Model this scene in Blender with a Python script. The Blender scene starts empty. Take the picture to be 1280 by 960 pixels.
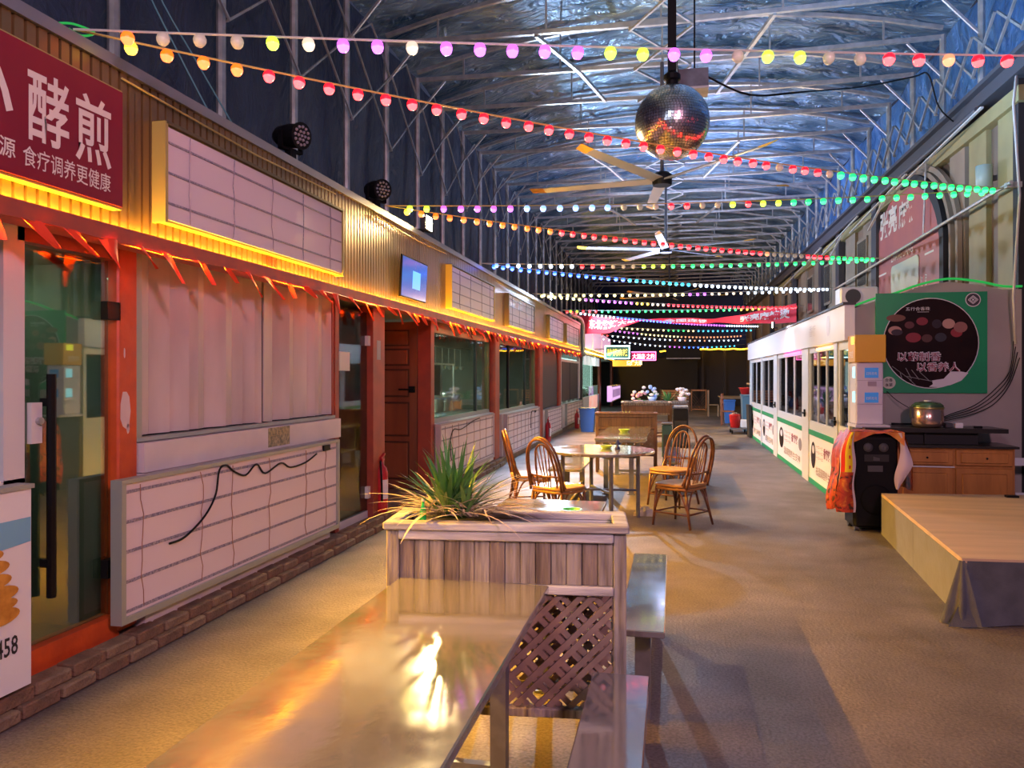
import bpy, math, random
from mathutils import Matrix, Vector
R = math.radians
PI = math.pi
rnd = random.Random(7)
SC = bpy.context.scene
COL = SC.collection

# ---------------------------------------------------------------- camera, world, key lights, exposure
cam_d = bpy.data.cameras.new('camera')
cam = bpy.data.objects.new('camera', cam_d)
COL.objects.link(cam)
cam.location = (0, 0, 1.55)
cam.rotation_euler = (R(90), 0, R(11.77))
cam_d.sensor_width = 36
cam_d.lens = 27
cam_d.shift_y = -10 / 1280
cam_d.clip_start = 0.05
SC.camera = cam

world = bpy.data.worlds.new('night')
SC.world = world
world.use_nodes = True
bg = world.node_tree.nodes['Background']
bg.inputs[0].default_value = (0.30, 0.34, 0.62, 1)
bg.inputs[1].default_value = 0.10

vs = SC.view_settings
vs.view_transform = 'Standard'
vs.look = 'None'
vs.gamma = 1
vs.use_curve_mapping = False
vs.exposure = 0.22


def lamp(name, kind, loc, col, power, aim=None, size=0.1, size_y=None, cone=None, blend=0.2):
    l = bpy.data.lights.new(name, kind)
    l.energy = power
    l.color = col
    if kind == 'AREA':
        l.size = size
        if size_y:
            l.shape = 'RECTANGLE'
            l.size_y = size_y
    else:
        l.shadow_soft_size = size
    if cone:
        l.spot_size = R(cone)
        l.spot_blend = blend
    o = bpy.data.objects.new(name, l)
    COL.objects.link(o)
    o.location = loc
    if aim:
        o.rotation_euler = Vector(aim).to_track_quat('-Z', 'Y').to_euler()
    return o


# flood lamps fixed to the stall fascia (their housings are built further down)
lamp('flood_light', 'SPOT', (-2.70, 8.62, 3.36), (1.0, 0.70, 0.30), 540, (1, -0.15, -0.10), 0.05, cone=176, blend=0.10)
lamp('flood_light', 'SPOT', (-2.66, 17.6, 3.42), (0.55, 0.72, 1.0), 1300, (1, -0.1, -0.15), 0.06, cone=176, blend=0.12)
lamp('flood_light', 'SPOT', (2.70, 23.2, 3.05), (1.0, 0.72, 0.35), 300, (-1, -0.3, -0.2), 0.06, cone=170, blend=0.2)
# amber fill added under the fascia rail for strip spill over the floor
rope = lamp('amber_spill_fill', 'AREA', (-2.764, 12.4, 2.228), (1.0, 0.45, 0.01), 1250, None, 0.02, 22.0)
rope.data.spread = R(84)
rope.rotation_euler = (0, R(-40), 0)
# white-pink wash lamps of the part of the market behind the photographer, then added roof fills, then a banner lamp
lamp('market_or_fill_lamp', 'AREA', (2.6, -1.6, 4.2), (1.0, 0.50, 0.66), 250, (-0.62, 0.75, -0.42), 0.7)
lamp('market_or_fill_lamp', 'AREA', (-1.2, -2.4, 4.4), (0.72, 0.84, 1.0), 75, (0.45, 0.8, -0.35), 0.7)
lamp('market_or_fill_lamp', 'AREA', (0.6, 20.0, 4.2), (0.50, 0.56, 1.0), 330, (0, 0.0, 1.0), 2.0)  # unseen upward fill added to brighten the far roof
lamp('market_or_fill_lamp', 'AREA', (1.6, 9.0, 4.0), (0.22, 0.50, 1.0), 150, (0.3, 0.1, 1.0), 1.5)  # unseen blue fill added to light the roof tarpaulin from below
lamp('market_or_fill_lamp', 'SPOT', (-2.6, 24.6, 3.9), (1.0, 0.75, 0.85), 260, (0.55, 0.3, -0.35), 0.05, cone=120, blend=0.3)


# ---------------------------------------------------------------- materials
MATS = {}


def mat(name, col, rough=0.6, metal=0.0, col2=None, scale=6, bump=0.0, bscale=None, emit=None, es=1.0,
        stretch=(1, 1, 1), spec=0.5, detail=6, ramp=(0.35, 0.65), rough2=None, trans=0.0, alpha=None, coat=0):
    if name in MATS:
        return MATS[name]
    m = bpy.data.materials.new(name)
    MATS[name] = m
    m.use_nodes = True
    nt = m.node_tree
    b = nt.nodes['Principled BSDF']
    b.inputs['Base Color'].default_value = (*col, 1)
    b.inputs['Roughness'].default_value = rough
    b.inputs['Metallic'].default_value = metal
    b.inputs['Specular IOR Level'].default_value = spec
    if coat:
        b.inputs['Coat Weight'].default_value = coat
        b.inputs['Coat Roughness'].default_value = 0.1
    if trans:
        b.inputs['Transmission Weight'].default_value = trans
    if alpha is not None:
        b.inputs['Alpha'].default_value = alpha
    if emit:
        b.inputs['Emission Color'].default_value = (*emit, 1)
        b.inputs['Emission Strength'].default_value = es
    if col2 or bump or rough2 is not None:
        tc = nt.nodes.new('ShaderNodeTexCoord')
        mp = nt.nodes.new('ShaderNodeMapping')
        mp.inputs['Scale'].default_value = stretch
        nt.links.new(tc.outputs['Object'], mp.inputs[0])
        n = nt.nodes.new('ShaderNodeTexNoise')
        n.inputs['Scale'].default_value = scale
        n.inputs['Detail'].default_value = detail
        nt.links.new(mp.outputs[0], n.inputs['Vector'])
        if col2:
            cr = nt.nodes.new('ShaderNodeValToRGB')
            cr.color_ramp.elements[0].position = ramp[0]
            cr.color_ramp.elements[0].color = (*col, 1)
            cr.color_ramp.elements[1].position = ramp[1]
            cr.color_ramp.elements[1].color = (*col2, 1)
            nt.links.new(n.outputs['Fac'], cr.inputs[0])
            nt.links.new(cr.outputs[0], b.inputs['Base Color'])
        if rough2 is not None:
            mr = nt.nodes.new('ShaderNodeMapRange')
            mr.inputs['From Min'].default_value = 0.35
            mr.inputs['From Max'].default_value = 0.65
            mr.inputs['To Min'].default_value = rough
            mr.inputs['To Max'].default_value = rough2
            nt.links.new(n.outputs['Fac'], mr.inputs[0])
            nt.links.new(mr.outputs[0], b.inputs['Roughness'])
        if bump:
            n2 = nt.nodes.new('ShaderNodeTexNoise')
            n2.inputs['Scale'].default_value = bscale or scale * 4
            n2.inputs['Detail'].default_value = 5
            nt.links.new(mp.outputs[0], n2.inputs['Vector'])
            bp = nt.nodes.new('ShaderNodeBump')
            bp.inputs['Strength'].default_value = bump
            bp.inputs['Distance'].default_value = 0.02
            nt.links.new(n2.outputs['Fac'], bp.inputs['Height'])
            nt.links.new(bp.outputs[0], b.inputs['Normal'])
    return m


def emis(name, col, s):
    return mat(name, (0.05, 0.05, 0.05), 0.4, emit=col, es=s)


# floor: worn concrete with brown dust, patches and small pits
def floor_material():
    m = bpy.data.materials.new('worn_concrete')
    m.use_nodes = True
    nt = m.node_tree
    b = nt.nodes['Principled BSDF']
    tc = nt.nodes.new('ShaderNodeTexCoord')
    def noise(s, d=6, dist=0.0):
        n = nt.nodes.new('ShaderNodeTexNoise')
        n.inputs['Scale'].default_value = s
        n.inputs['Detail'].default_value = d
        n.inputs['Distortion'].default_value = dist
        nt.links.new(tc.outputs['Object'], n.inputs['Vector'])
        return n
    def ramp(n, p0, c0, p1, c1):
        r = nt.nodes.new('ShaderNodeValToRGB')
        r.color_ramp.elements[0].position = p0
        r.color_ramp.elements[0].color = (*c0, 1)
        r.color_ramp.elements[1].position = p1
        r.color_ramp.elements[1].color = (*c1, 1)
        nt.links.new(n.outputs['Fac'], r.inputs[0])
        return r
    def mix(a, c, f, mode='MULTIPLY'):
        x = nt.nodes.new('ShaderNodeMixRGB')
        x.blend_type = mode
        x.inputs[0].default_value = f
        nt.links.new(a.outputs[0], x.inputs[1])
        nt.links.new(c.outputs[0], x.inputs[2])
        return x
    big = ramp(noise(0.5, 5, 1.0), 0.35, (0.12, 0.10, 0.095), 0.68, (0.23, 0.195, 0.185))
    mid = ramp(noise(3.5, 8), 0.35, (0.72, 0.70, 0.68), 0.65, (1, 1, 1))
    fine = ramp(noise(70, 8), 0.38, (0.50, 0.48, 0.46), 0.60, (1, 1, 1))
    c = mix(mix(big, mid, 0.8), fine, 0.75)
    nt.links.new(c.outputs[0], b.inputs['Base Color'])
    rr = nt.nodes.new('ShaderNodeMapRange')
    rr.inputs['From Min'].default_value = 0.35
    rr.inputs['From Max'].default_value = 0.7
    rr.inputs['To Min'].default_value = 0.48
    rr.inputs['To Max'].default_value = 0.72
    nt.links.new(noise(1.4, 6).outputs['Fac'], rr.inputs[0])
    nt.links.new(rr.outputs[0], b.inputs['Roughness'])
    bp = nt.nodes.new('ShaderNodeBump')
    bp.inputs['Strength'].default_value = 0.5
    bp.inputs['Distance'].default_value = 0.012
    nt.links.new(noise(55, 9).outputs['Fac'], bp.inputs['Height'])
    nt.links.new(bp.outputs[0], b.inputs['Normal'])
    return m


def tarp_material(name, c1, c2, rough, metal, bump=0.9):
    m = bpy.data.materials.new(name)
    m.use_nodes = True
    nt = m.node_tree
    b = nt.nodes['Principled BSDF']
    b.inputs['Roughness'].default_value = rough
    b.inputs['Metallic'].default_value = metal
    tc = nt.nodes.new('ShaderNodeTexCoord')
    mp = nt.nodes.new('ShaderNodeMapping')
    mp.inputs['Scale'].default_value = (0.7, 1.6, 0.7)
    mp.inputs['Rotation'].default_value = (0, 0, 0.5)
    nt.links.new(tc.outputs['Object'], mp.inputs[0])
    n = nt.nodes.new('ShaderNodeTexNoise')
    n.inputs['Scale'].default_value = 1.1
    n.inputs['Detail'].default_value = 5
    nt.links.new(mp.outputs[0], n.inputs['Vector'])
    cr = nt.nodes.new('ShaderNodeValToRGB')
    cr.color_ramp.elements[0].position = 0.4
    cr.color_ramp.elements[0].color = (*c1, 1)
    cr.color_ramp.elements[1].position = 0.62
    cr.color_ramp.elements[1].color = (*c2, 1)
    nt.links.new(n.outputs['Fac'], cr.inputs[0])
    nt.links.new(cr.outputs[0], b.inputs['Base Color'])
    n2 = nt.nodes.new('ShaderNodeTexNoise')
    n2.inputs['Scale'].default_value = 2.6
    n2.inputs['Detail'].default_value = 4
    n2.inputs['Distortion'].default_value = 1.6
    nt.links.new(mp.outputs[0], n2.inputs['Vector'])
    bp = nt.nodes.new('ShaderNodeBump')
    bp.inputs['Strength'].default_value = bump
    bp.inputs['Distance'].default_value = 0.16
    nt.links.new(n2.outputs['Fac'], bp.inputs['Height'])
    nt.links.new(bp.outputs[0], b.inputs['Normal'])
    return m


M_floor = floor_material()
M_tarp = tarp_material('blue_silver_tarpaulin', (0.05, 0.13, 0.22), (0.27, 0.40, 0.50), 0.36, 0.45, 1.0)
M_tarpw = tarp_material('dark_tarpaulin', (0.022, 0.036, 0.075), (0.045, 0.065, 0.11), 0.55, 0.1, 0.5)
M_tarpr = tarp_material('blue_tarpaulin', (0.04, 0.13, 0.32), (0.08, 0.22, 0.46), 0.45, 0.2, 0.9)
M_galv = mat('galvanised_steel', (0.58, 0.57, 0.54), 0.42, 0.6, (0.42, 0.42, 0.40), 9)
M_fascia = mat('gold_corrugated_sheet', (0.30, 0.19, 0.075), 0.33, 0.55, (0.23, 0.145, 0.06), 1.5, spec=0.5)
M_fcap = mat('grey_cap_flashing', (0.32, 0.31, 0.32), 0.4, 0.6)
M_bronze = mat('bronze_trim', (0.16, 0.13, 0.06), 0.45, 0.5)
M_trimred = mat('dusty_red_trim', (0.42, 0.07, 0.035), 0.5, 0, (0.30, 0.06, 0.04), 8)
M_orange = mat('chipped_orange_paint', (0.62, 0.085, 0.015), 0.42, 0, (0.48, 0.06, 0.015), 7, 0.15, 25)
M_chip = mat('bare_undercoat', (0.62, 0.50, 0.50), 0.7)
M_redbrown = mat('red_brown_paint', (0.36, 0.06, 0.03), 0.5, 0, (0.27, 0.05, 0.03), 6)
M_white = mat('white_panel', (0.66, 0.62, 0.63), 0.45, 0, (0.58, 0.54, 0.56), 3)
M_whitep = mat('bright_white_panel', (0.82, 0.80, 0.82), 0.4)
M_shutter = mat('dusty_white_sheet', (0.62, 0.55, 0.54), 0.42, 0, (0.46, 0.40, 0.39), 2.5, stretch=(1, 1, 0.3))
M_alum = mat('grey_green_aluminium', (0.36, 0.40, 0.36), 0.4, 0.3)
M_alumw = mat('powder_white_aluminium', (0.66, 0.66, 0.68), 0.38, 0.1)
M_ledstrip = mat('unlit_strip', (0.36, 0.34, 0.40), 0.5, 0, (0.20, 0.19, 0.26), 90, ramp=(0.45, 0.55))
M_wire = mat('brown_wire', (0.30, 0.14, 0.09), 0.6)
M_black = mat('black_plastic', (0.005, 0.005, 0.006), 0.5, spec=0.2)
M_blackm = mat('matte_black', (0.015, 0.015, 0.018), 0.7)
M_dgrey = mat('dark_grey_board', (0.055, 0.055, 0.065), 0.6)
M_inner = mat('dark_interior', (0.14, 0.15, 0.13), 0.7, 0, (0.20, 0.21, 0.19), 2)
M_brick = mat('dusty_brick', (0.22, 0.12, 0.07), 0.85, 0, (0.13, 0.08, 0.05), 14, 0.6, 60)
M_brick2 = mat('pale_dusty_brick', (0.26, 0.17, 0.10), 0.85, 0, (0.17, 0.11, 0.07), 14, 0.6, 60)
M_kerb = mat('kerb_mortar', (0.24, 0.17, 0.11), 0.9, 0, (0.17, 0.12, 0.08), 9, 0.6, 60)
M_doorwood = mat('brown_door_wood', (0.26, 0.085, 0.035), 0.45, 0, (0.18, 0.055, 0.025), 5, stretch=(1, 1, 0.15))
M_signred = mat('dark_red_vinyl', (0.25, 0.014, 0.03), 0.4, 0, (0.20, 0.012, 0.028), 2, spec=0.3)
M_cream = mat('cream_lettering', (0.80, 0.74, 0.66), 0.4)
M_steel = mat('scratched_stainless', (0.50, 0.49, 0.47), 0.06, 0.78, None, 5.0, 0.045, 6, rough2=0.15)
M_steelf = mat('painted_grey_steel', (0.20, 0.22, 0.26), 0.4, 0.5, (0.14, 0.15, 0.18), 10)
M_gwood = mat('weathered_grey_wood', (0.33, 0.30, 0.27), 0.75, 0, (0.12, 0.095, 0.08), 9, 0.5, 24, stretch=(4, 4, 0.30), ramp=(0.38, 0.66))
M_gwood2 = mat('weathered_brown_wood', (0.26, 0.21, 0.18), 0.75, 0, (0.10, 0.075, 0.06), 9, 0.5, 24, stretch=(4, 4, 0.30), ramp=(0.38, 0.66))
M_grail = mat('bleached_wood', (0.52, 0.53, 0.56), 0.7, 0, (0.24, 0.22, 0.22), 6, 0.4, 20, stretch=(0.4, 3, 3))
M_lath = mat('dark_lath_wood', (0.26, 0.18, 0.15), 0.7, 0, (0.16, 0.11, 0.09), 8)
M_bwood = mat('brown_planter_wood', (0.15, 0.075, 0.045), 0.65, 0, (0.09, 0.045, 0.028), 7, stretch=(3, 3, 0.35))
M_soil = mat('dry_soil', (0.05, 0.035, 0.025), 0.95, 0, (0.09, 0.06, 0.045), 30, 0.8, 60)
M_leaf = mat('green_leaf', (0.05, 0.17, 0.045), 0.42, 0, (0.10, 0.27, 0.07), 6)
M_dry = mat('dry_leaf', (0.74, 0.66, 0.54), 0.7, 0, (0.55, 0.44, 0.34), 9)
M_rattan = mat('varnished_rattan', (0.19, 0.075, 0.034), 0.28, 0, (0.10, 0.036, 0.018), 14)
M_seat = mat('honey_rattan_seat', (0.62, 0.36, 0.13), 0.35, 0, (0.50, 0.28, 0.10), 12)
M_green = mat('green_print', (0.0, 0.28, 0.11), 0.4)
M_dark = mat('dark_print', (0.010, 0.005, 0.006), 0.5, 0, (0.022, 0.008, 0.008), 3, spec=0.1)
M_poster_w = mat('pale_print', (0.72, 0.68, 0.72), 0.4)
M_maroon = mat('maroon_print', (0.28, 0.015, 0.05), 0.4)
M_redp = mat('red_print', (0.55, 0.02, 0.02), 0.4)
M_beige = mat('beige_render', (0.44, 0.39, 0.36), 0.7, 0, (0.38, 0.34, 0.32), 2)
M_beigeu = mat('dim_beige_panel', (0.30, 0.24, 0.17), 0.7, 0, (0.24, 0.19, 0.14), 2)
M_panel = mat('yellow_beige_panel', (0.34, 0.29, 0.12), 0.6, 0, (0.28, 0.24, 0.10), 2)
M_pier = mat('brown_pier', (0.20, 0.14, 0.09), 0.6, 0, (0.15, 0.11, 0.08), 3)
M_bannerw = mat('faded_red_banner', (0.50, 0.14, 0.12), 0.5, 0, (0.42, 0.12, 0.12), 1.5)
M_ply = mat('plywood_top', (0.60, 0.42, 0.27), 0.5, 0, (0.48, 0.34, 0.22), 2.2, stretch=(0.35, 3, 1))
M_plys = mat('grey_plywood_side', (0.19, 0.185, 0.18), 0.7, 0, (0.17, 0.16, 0.14), 5, 0.2, 20)
M_gcloth = mat('charcoal_cloth', (0.085, 0.09, 0.11), 0.9, 0, (0.06, 0.065, 0.08), 8, 0.3, 120)
M_cab = mat('honey_cabinet_wood', (0.55, 0.22, 0.055), 0.38, 0, (0.42, 0.16, 0.04), 5, stretch=(3, 3, 0.4))
M_slab = mat('black_counter', (0.02, 0.018, 0.018), 0.3)
M_copper = mat('rose_gold_steel', (0.62, 0.42, 0.34), 0.22, 0.85)
M_yellow = mat('yellow_sign', (0.75, 0.38, 0.0), 0.4)
M_blue = mat('blue_print', (0.03, 0.22, 0.62), 0.4, emit=(0.03, 0.22, 0.6), es=0.25)
M_bluebin = mat('blue_plastic', (0.03, 0.10, 0.30), 0.4)
M_greybin = mat('grey_blue_plastic', (0.10, 0.22, 0.32), 0.4)
M_redpl = mat('red_plastic', (0.65, 0.02, 0.02), 0.35)
M_extred = mat('extinguisher_red', (0.50, 0.02, 0.03), 0.3)
M_flag = mat('red_pennant_cloth', (0.75, 0.05, 0.015), 0.6)
M_flag2 = mat('dark_red_pennant_cloth', (0.42, 0.02, 0.02), 0.6)
M_limeg = mat('green_plastic', (0.10, 0.50, 0.06), 0.35)
M_cable = mat('white_cable', (0.62, 0.60, 0.55), 0.5)
M_ycable = mat('yellow_cable', (0.60, 0.48, 0.15), 0.5)
M_mirror = mat('mirror_tile', (0.88, 0.86, 0.90), 0.22, 1.0)
M_grout = mat('ball_core', (0.03, 0.03, 0.035), 0.5)
M_fanbl = mat('grey_fan_blade', (0.42, 0.42, 0.42), 0.35, 0.4)
M_tipor = mat('orange_blade_tip', (0.75, 0.35, 0.03), 0.5)
M_pink_sign = mat('pale_lightbox_face', (0.70, 0.63, 0.68), 0.35)
M_cloth_b = mat('banner_back', (0.62, 0.52, 0.58), 0.6)


def glass_material(name, tint, rough=0.02, opac=0.12, ior=1.5):
    m = bpy.data.materials.new(name)
    m.use_nodes = True
    nt = m.node_tree
    nt.nodes.remove(nt.nodes['Principled BSDF'])
    out = nt.nodes['Material Output']
    tr = nt.nodes.new('ShaderNodeBsdfTransparent')
    tr.inputs[0].default_value = (*tint, 1)
    gl = nt.nodes.new('ShaderNodeBsdfGlossy')
    gl.inputs['Roughness'].default_value = rough
    # Schlick reflectance, the same from both sides of the thin pane
    ge = nt.nodes.new('ShaderNodeNewGeometry')
    dt = nt.nodes.new('ShaderNodeVectorMath')
    dt.operation = 'DOT_PRODUCT'
    nt.links.new(ge.outputs['Normal'], dt.inputs[0])
    nt.links.new(ge.outputs['Incoming'], dt.inputs[1])
    def mth(op, a, v=None):
        x = nt.nodes.new('ShaderNodeMath')
        x.operation = op
        if hasattr(a, 'links'):
            nt.links.new(a, x.inputs[0])
        else:
            x.inputs[0].default_value = a
        if v is not None:
            if hasattr(v, 'links'):
                nt.links.new(v, x.inputs[1])
            else:
                x.inputs[1].default_value = v
        return x.outputs[0]
    c_ = mth('ABSOLUTE', dt.outputs['Value'])
    fz = mth('POWER', mth('SUBTRACT', 1.0, c_), 5.0)
    ad_out = mth('MINIMUM', mth('ADD', mth('MULTIPLY', fz, ior - 1.0), opac), 1.0)
    mx = nt.nodes.new('ShaderNodeMixShader')
    nt.links.new(ad_out, mx.inputs[0])
    nt.links.new(tr.outputs[0], mx.inputs[1])
    nt.links.new(gl.outputs[0], mx.inputs[2])
    nt.links.new(mx.outputs[0], out.inputs[0])
    return m


M_glass = glass_material('window_glass', (0.70, 0.84, 0.74), 0.02, 0.20, 1.6)
M_glassw = glass_material('kitchen_glass', (0.72, 0.82, 0.76), 0.03, 0.06, 1.5)
M_glassk = glass_material('kiosk_glass', (0.50, 0.53, 0.58), 0.02, 0.08, 1.5)

# ---------------------------------------------------------------- mesh helpers


class MB:
    def __init__(s):
        s.v = []
        s.f = []
        s.mi = []
        s.cur = 0

    def add(s, vs, fs):
        n = len(s.v)
        s.v += [Vector(v) for v in vs]
        s.f += [tuple(i + n for i in f) for f in fs]
        s.mi += [s.cur] * len(fs)
        return s

    def box(s, x0, x1, y0, y1, z0, z1):
        x0, x1 = sorted((x0, x1)); y0, y1 = sorted((y0, y1)); z0, z1 = sorted((z0, z1))
        return s.add([(x0, y0, z0), (x1, y0, z0), (x1, y1, z0), (x0, y1, z0), (x0, y0, z1), (x1, y0, z1), (x1, y1, z1), (x0, y1, z1)],
                     [(0, 3, 2, 1), (4, 5, 6, 7), (0, 1, 5, 4), (1, 2, 6, 5), (2, 3, 7, 6), (3, 0, 4, 7)])

    def bbox(s, x0, x1, y0, y1, z0, z1, b=0.01):
        """box with chamfered vertical and horizontal edges"""
        x0, x1 = sorted((x0, x1)); y0, y1 = sorted((y0, y1)); z0, z1 = sorted((z0, z1))
        def ring(i, z):
            return [(x0 + i, y0 + i + b, z), (x0 + i + b, y0 + i, z), (x1 - i - b, y0 + i, z), (x1 - i, y0 + i + b, z),
                    (x1 - i, y1 - i - b, z), (x1 - i - b, y1 - i, z), (x0 + i + b, y1 - i, z), (x0 + i, y1 - i - b, z)]
        rs = [ring(b, z0), ring(0, z0 + b), ring(0, z1 - b), ring(b, z1)]
        vs = [p for r in rs for p in r]
        fs = [tuple(range(7, -1, -1)), tuple(range(24, 32))]
        for k in range(3):
            for i in range(8):
                j = (i + 1) % 8
                fs.append((k * 8 + i, k * 8 + j, k * 8 + 8 + j, k * 8 + 8 + i))
        return s.add(vs, fs)

    def bar(s, p, q, w, h=None, up=(0, 0, 1)):
        h = h or w
        p = Vector(p); q = Vector(q); d = (q - p)
        if d.length < 1e-6:
            return s
        d.normalize(); u = Vector(up)
        if abs(d.dot(u)) > 0.98:
            u = Vector((1, 0, 0))
        a = d.cross(u).normalized(); b = a.cross(d).normalized()
        vs = []
        for c in (p, q):
            for sa, sb in ((-1, -1), (1, -1), (1, 1), (-1, 1)):
                vs.append(c + a * sa * w / 2 + b * sb * h / 2)
        return s.add(vs, [(3, 2, 1, 0), (4, 5, 6, 7), (0, 1, 5, 4), (1, 2, 6, 5), (2, 3, 7, 6), (3, 0, 4, 7)])

    def tube(s, pts, r, n=6, closed=False):
        pts = [Vector(p) for p in pts]
        rr = r if isinstance(r, (list, tuple)) else [r] * len(pts)
        vs = []
        m = len(pts)
        ref = None
        for i, p in enumerate(pts):
            if closed:
                d = pts[(i + 1) % m] - pts[i - 1]
            else:
                d = pts[min(i + 1, m - 1)] - pts[max(i - 1, 0)]
            d.normalize()
            if ref is None:
                ref = Vector((0, 0, 1)) if abs(d.z) < 0.9 else Vector((1, 0, 0))
            a = d.cross(ref).normalized()
            ref = a.cross(d).normalized()
            for k in range(n):
                t = 2 * PI * k / n
                vs.append(p + (a * math.cos(t) + ref * math.sin(t)) * rr[i])
        fs = []
        for i in range(m if closed else m - 1):
            j = (i + 1) % m
            for k in range(n):
                l = (k + 1) % n
                fs.append((i * n + k, i * n + l, j * n + l, j * n + k))
        if not closed:
            fs.append(tuple(range(n - 1, -1, -1)))
            fs.append(tuple(range((m - 1) * n, m * n)))
        return s.add(vs, fs)

    def lathe(s, prof, c=(0, 0, 0), n=16, axis='Z'):
        vs = []; fs = []
        c = Vector(c)
        for r, z in prof:
            for k in range(n):
                t = 2 * PI * k / n
                p = (r * math.cos(t), r * math.sin(t), z)
                if axis == 'X':
                    p = (z, r * math.cos(t), r * math.sin(t))
                if axis == 'Y':
                    p = (r * math.sin(t), z, r * math.cos(t))
                vs.append(c + Vector(p))
        for i in range(len(prof) - 1):
            for k in range(n):
                l = (k + 1) % n
                fs.append((i * n + k, i * n + l, (i + 1) * n + l, (i + 1) * n + k))
        fs.append(tuple(range(n - 1, -1, -1)))
        fs.append(tuple(range((len(prof) - 1) * n, len(prof) * n)))
        return s.add(vs, fs)

    def quad(s, a, b, c, d):
        return s.add([a, b, c, d], [(0, 1, 2, 3)])

    def prism(s, poly, off):
        """polygon (list of 3D points) extruded by the vector off"""
        n = len(poly)
        o = Vector(off)
        vs = [Vector(p) for p in poly] + [Vector(p) + o for p in poly]
        fs = [tuple(range(n - 1, -1, -1)), tuple(range(n, 2 * n))]
        for i in range(n):
            j = (i + 1) % n
            fs.append((i, j, n + j, n + i))
        return s.add(vs, fs)

    def sheet(s, fn, nu, nv):
        vs = [fn(i / nu, j / nv) for j in range(nv + 1) for i in range(nu + 1)]
        fs = [(j * (nu + 1) + i, j * (nu + 1) + i + 1, (j + 1) * (nu + 1) + i + 1, (j + 1) * (nu + 1) + i) for j in range(nv) for i in range(nu)]
        return s.add(vs, fs)

    def mesh(s, name, material, smooth=False, inv=None):
        me = bpy.data.meshes.new(name)
        vs = [inv @ v for v in s.v] if inv else s.v
        me.from_pydata([tuple(v) for v in vs], [], s.f)
        ms = material if isinstance(material, (list, tuple)) else [material]
        for m in ms:
            me.materials.append(m)
        if len(ms) > 1:
            me.polygons.foreach_set('material_index', s.mi)
        if smooth:
            me.polygons.foreach_set('use_smooth', [True] * len(me.polygons))
        me.update()
        return me

    def build(s, name, material, parent=None, smooth=False, local=False):
        inv = None
        if parent is not None and not local:
            inv = wmat(parent).inverted()
        o = bpy.data.objects.new(name, s.mesh(name, material, smooth, inv))
        COL.objects.link(o)
        if parent is not None:
            o.parent = parent
        return o


def wmat(o):
    m = Matrix.LocRotScale(o.location, o.rotation_euler, o.scale)
    return wmat(o.parent) @ m if o.parent else m


def tag(o, label=None, cat=None, group=None, kind=None):
    if label: o['label'] = label
    if cat: o['category'] = cat
    if group: o['group'] = group
    if kind: o['kind'] = kind
    return o


def thing(name, label, cat, loc=(0, 0, 0), rz=0, group=None):
    o = bpy.data.objects.new(name, None)
    o.empty_display_size = 0.1
    COL.objects.link(o)
    o.location = loc
    o.rotation_euler = (0, 0, rz)
    return tag(o, label, cat, group)


def sroot(name, label=None, loc=(0, 0, 0)):
    o = bpy.data.objects.new(name, None)
    COL.objects.link(o)
    o.location = loc
    return tag(o, label, kind='structure')


KIDS = {}


def copy_tree(o, loc=None, rz=None, label=None, group=None):
    ch = {}
    for x in bpy.data.objects:
        if x.parent:
            ch.setdefault(x.parent, []).append(x)
    def rec(a, p):
        c = a.copy()
        COL.objects.link(c)
        c.parent = p
        for k in ch.get(a, []):
            rec(k, c)
        return c
    c = rec(o, None)
    if loc is not None: c.location = loc
    if rz is not None: c.rotation_euler = (0, 0, rz)
    if label: c['label'] = label
    if group: c['group'] = group
    return c


def link_copy(src_mesh, name, loc, parent, rot=None, scale=None):
    o = bpy.data.objects.new(name, src_mesh)
    COL.objects.link(o)
    if parent is not None: o.parent = parent
    o.location = loc
    if rot is not None: o.rotation_euler = rot
    if scale is not None: o.scale = scale
    return o


ORI = {  # text frames: (right, up, normal)
    'left': ((0, 1, 0), (0, 0, 1), (1, 0, 0)),
    'right': ((0, -1, 0), (0, 0, 1), (-1, 0, 0)),
    'front': ((1, 0, 0), (0, 0, 1), (0, -1, 0)),
}


def text(name, body, material, parent, pos, ori, h, w=None, bold=0.0, thick=0.002, align='LEFT', xf=None, space=1.0):
    """flat lettering: pos = lower-left corner (world), h = cap height, w = total width"""
    cu = bpy.data.curves.new('t', 'FONT')
    cu.body = body
    cu.size = 1
    cu.offset = bold
    cu.space_character = space
    cu.resolution_u = 2
    to = bpy.data.objects.new('t', cu)
    COL.objects.link(to)
    dg = bpy.context.evaluated_depsgraph_get()
    ev = to.evaluated_get(dg)
    me = ev.to_mesh()
    vs = [v.co.copy() for v in me.vertices]
    fs = [tuple(p.vertices) for p in me.polygons]
    ev.to_mesh_clear()
    bpy.data.objects.remove(to)
    if not vs:
        return None
    x0 = min(v.x for v in vs); x1 = max(v.x for v in vs)
    y0 = min(v.y for v in vs); y1 = max(v.y for v in vs)
    sy = h / (y1 - y0)
    sx = w / (x1 - x0) if w else sy
    r, u, n = [Vector(a) for a in ORI[ori]] if isinstance(ori, str) else [Vector(a) for a in ori]
    p = Vector(pos)
    b = MB()
    out = []
    for v in vs:
        X = (v.x - x0) * sx; Y = (v.y - y0) * sy
        if xf:
            out.append(xf(X, Y))
        else:
            out.append(p + r * X + u * Y + n * thick)
    b.add(out, fs)
    return b.build(name, material, parent)


def disc(b, c, rx, ry, ori, off=0.0, n=40):
    r, u, nn = [Vector(a) for a in ORI[ori]]
    c = Vector(c) + nn * off
    b.add([c + r * math.cos(2 * PI * i / n) * rx + u * math.sin(2 * PI * i / n) * ry for i in range(n)], [tuple(range(n))])
    return b


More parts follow.
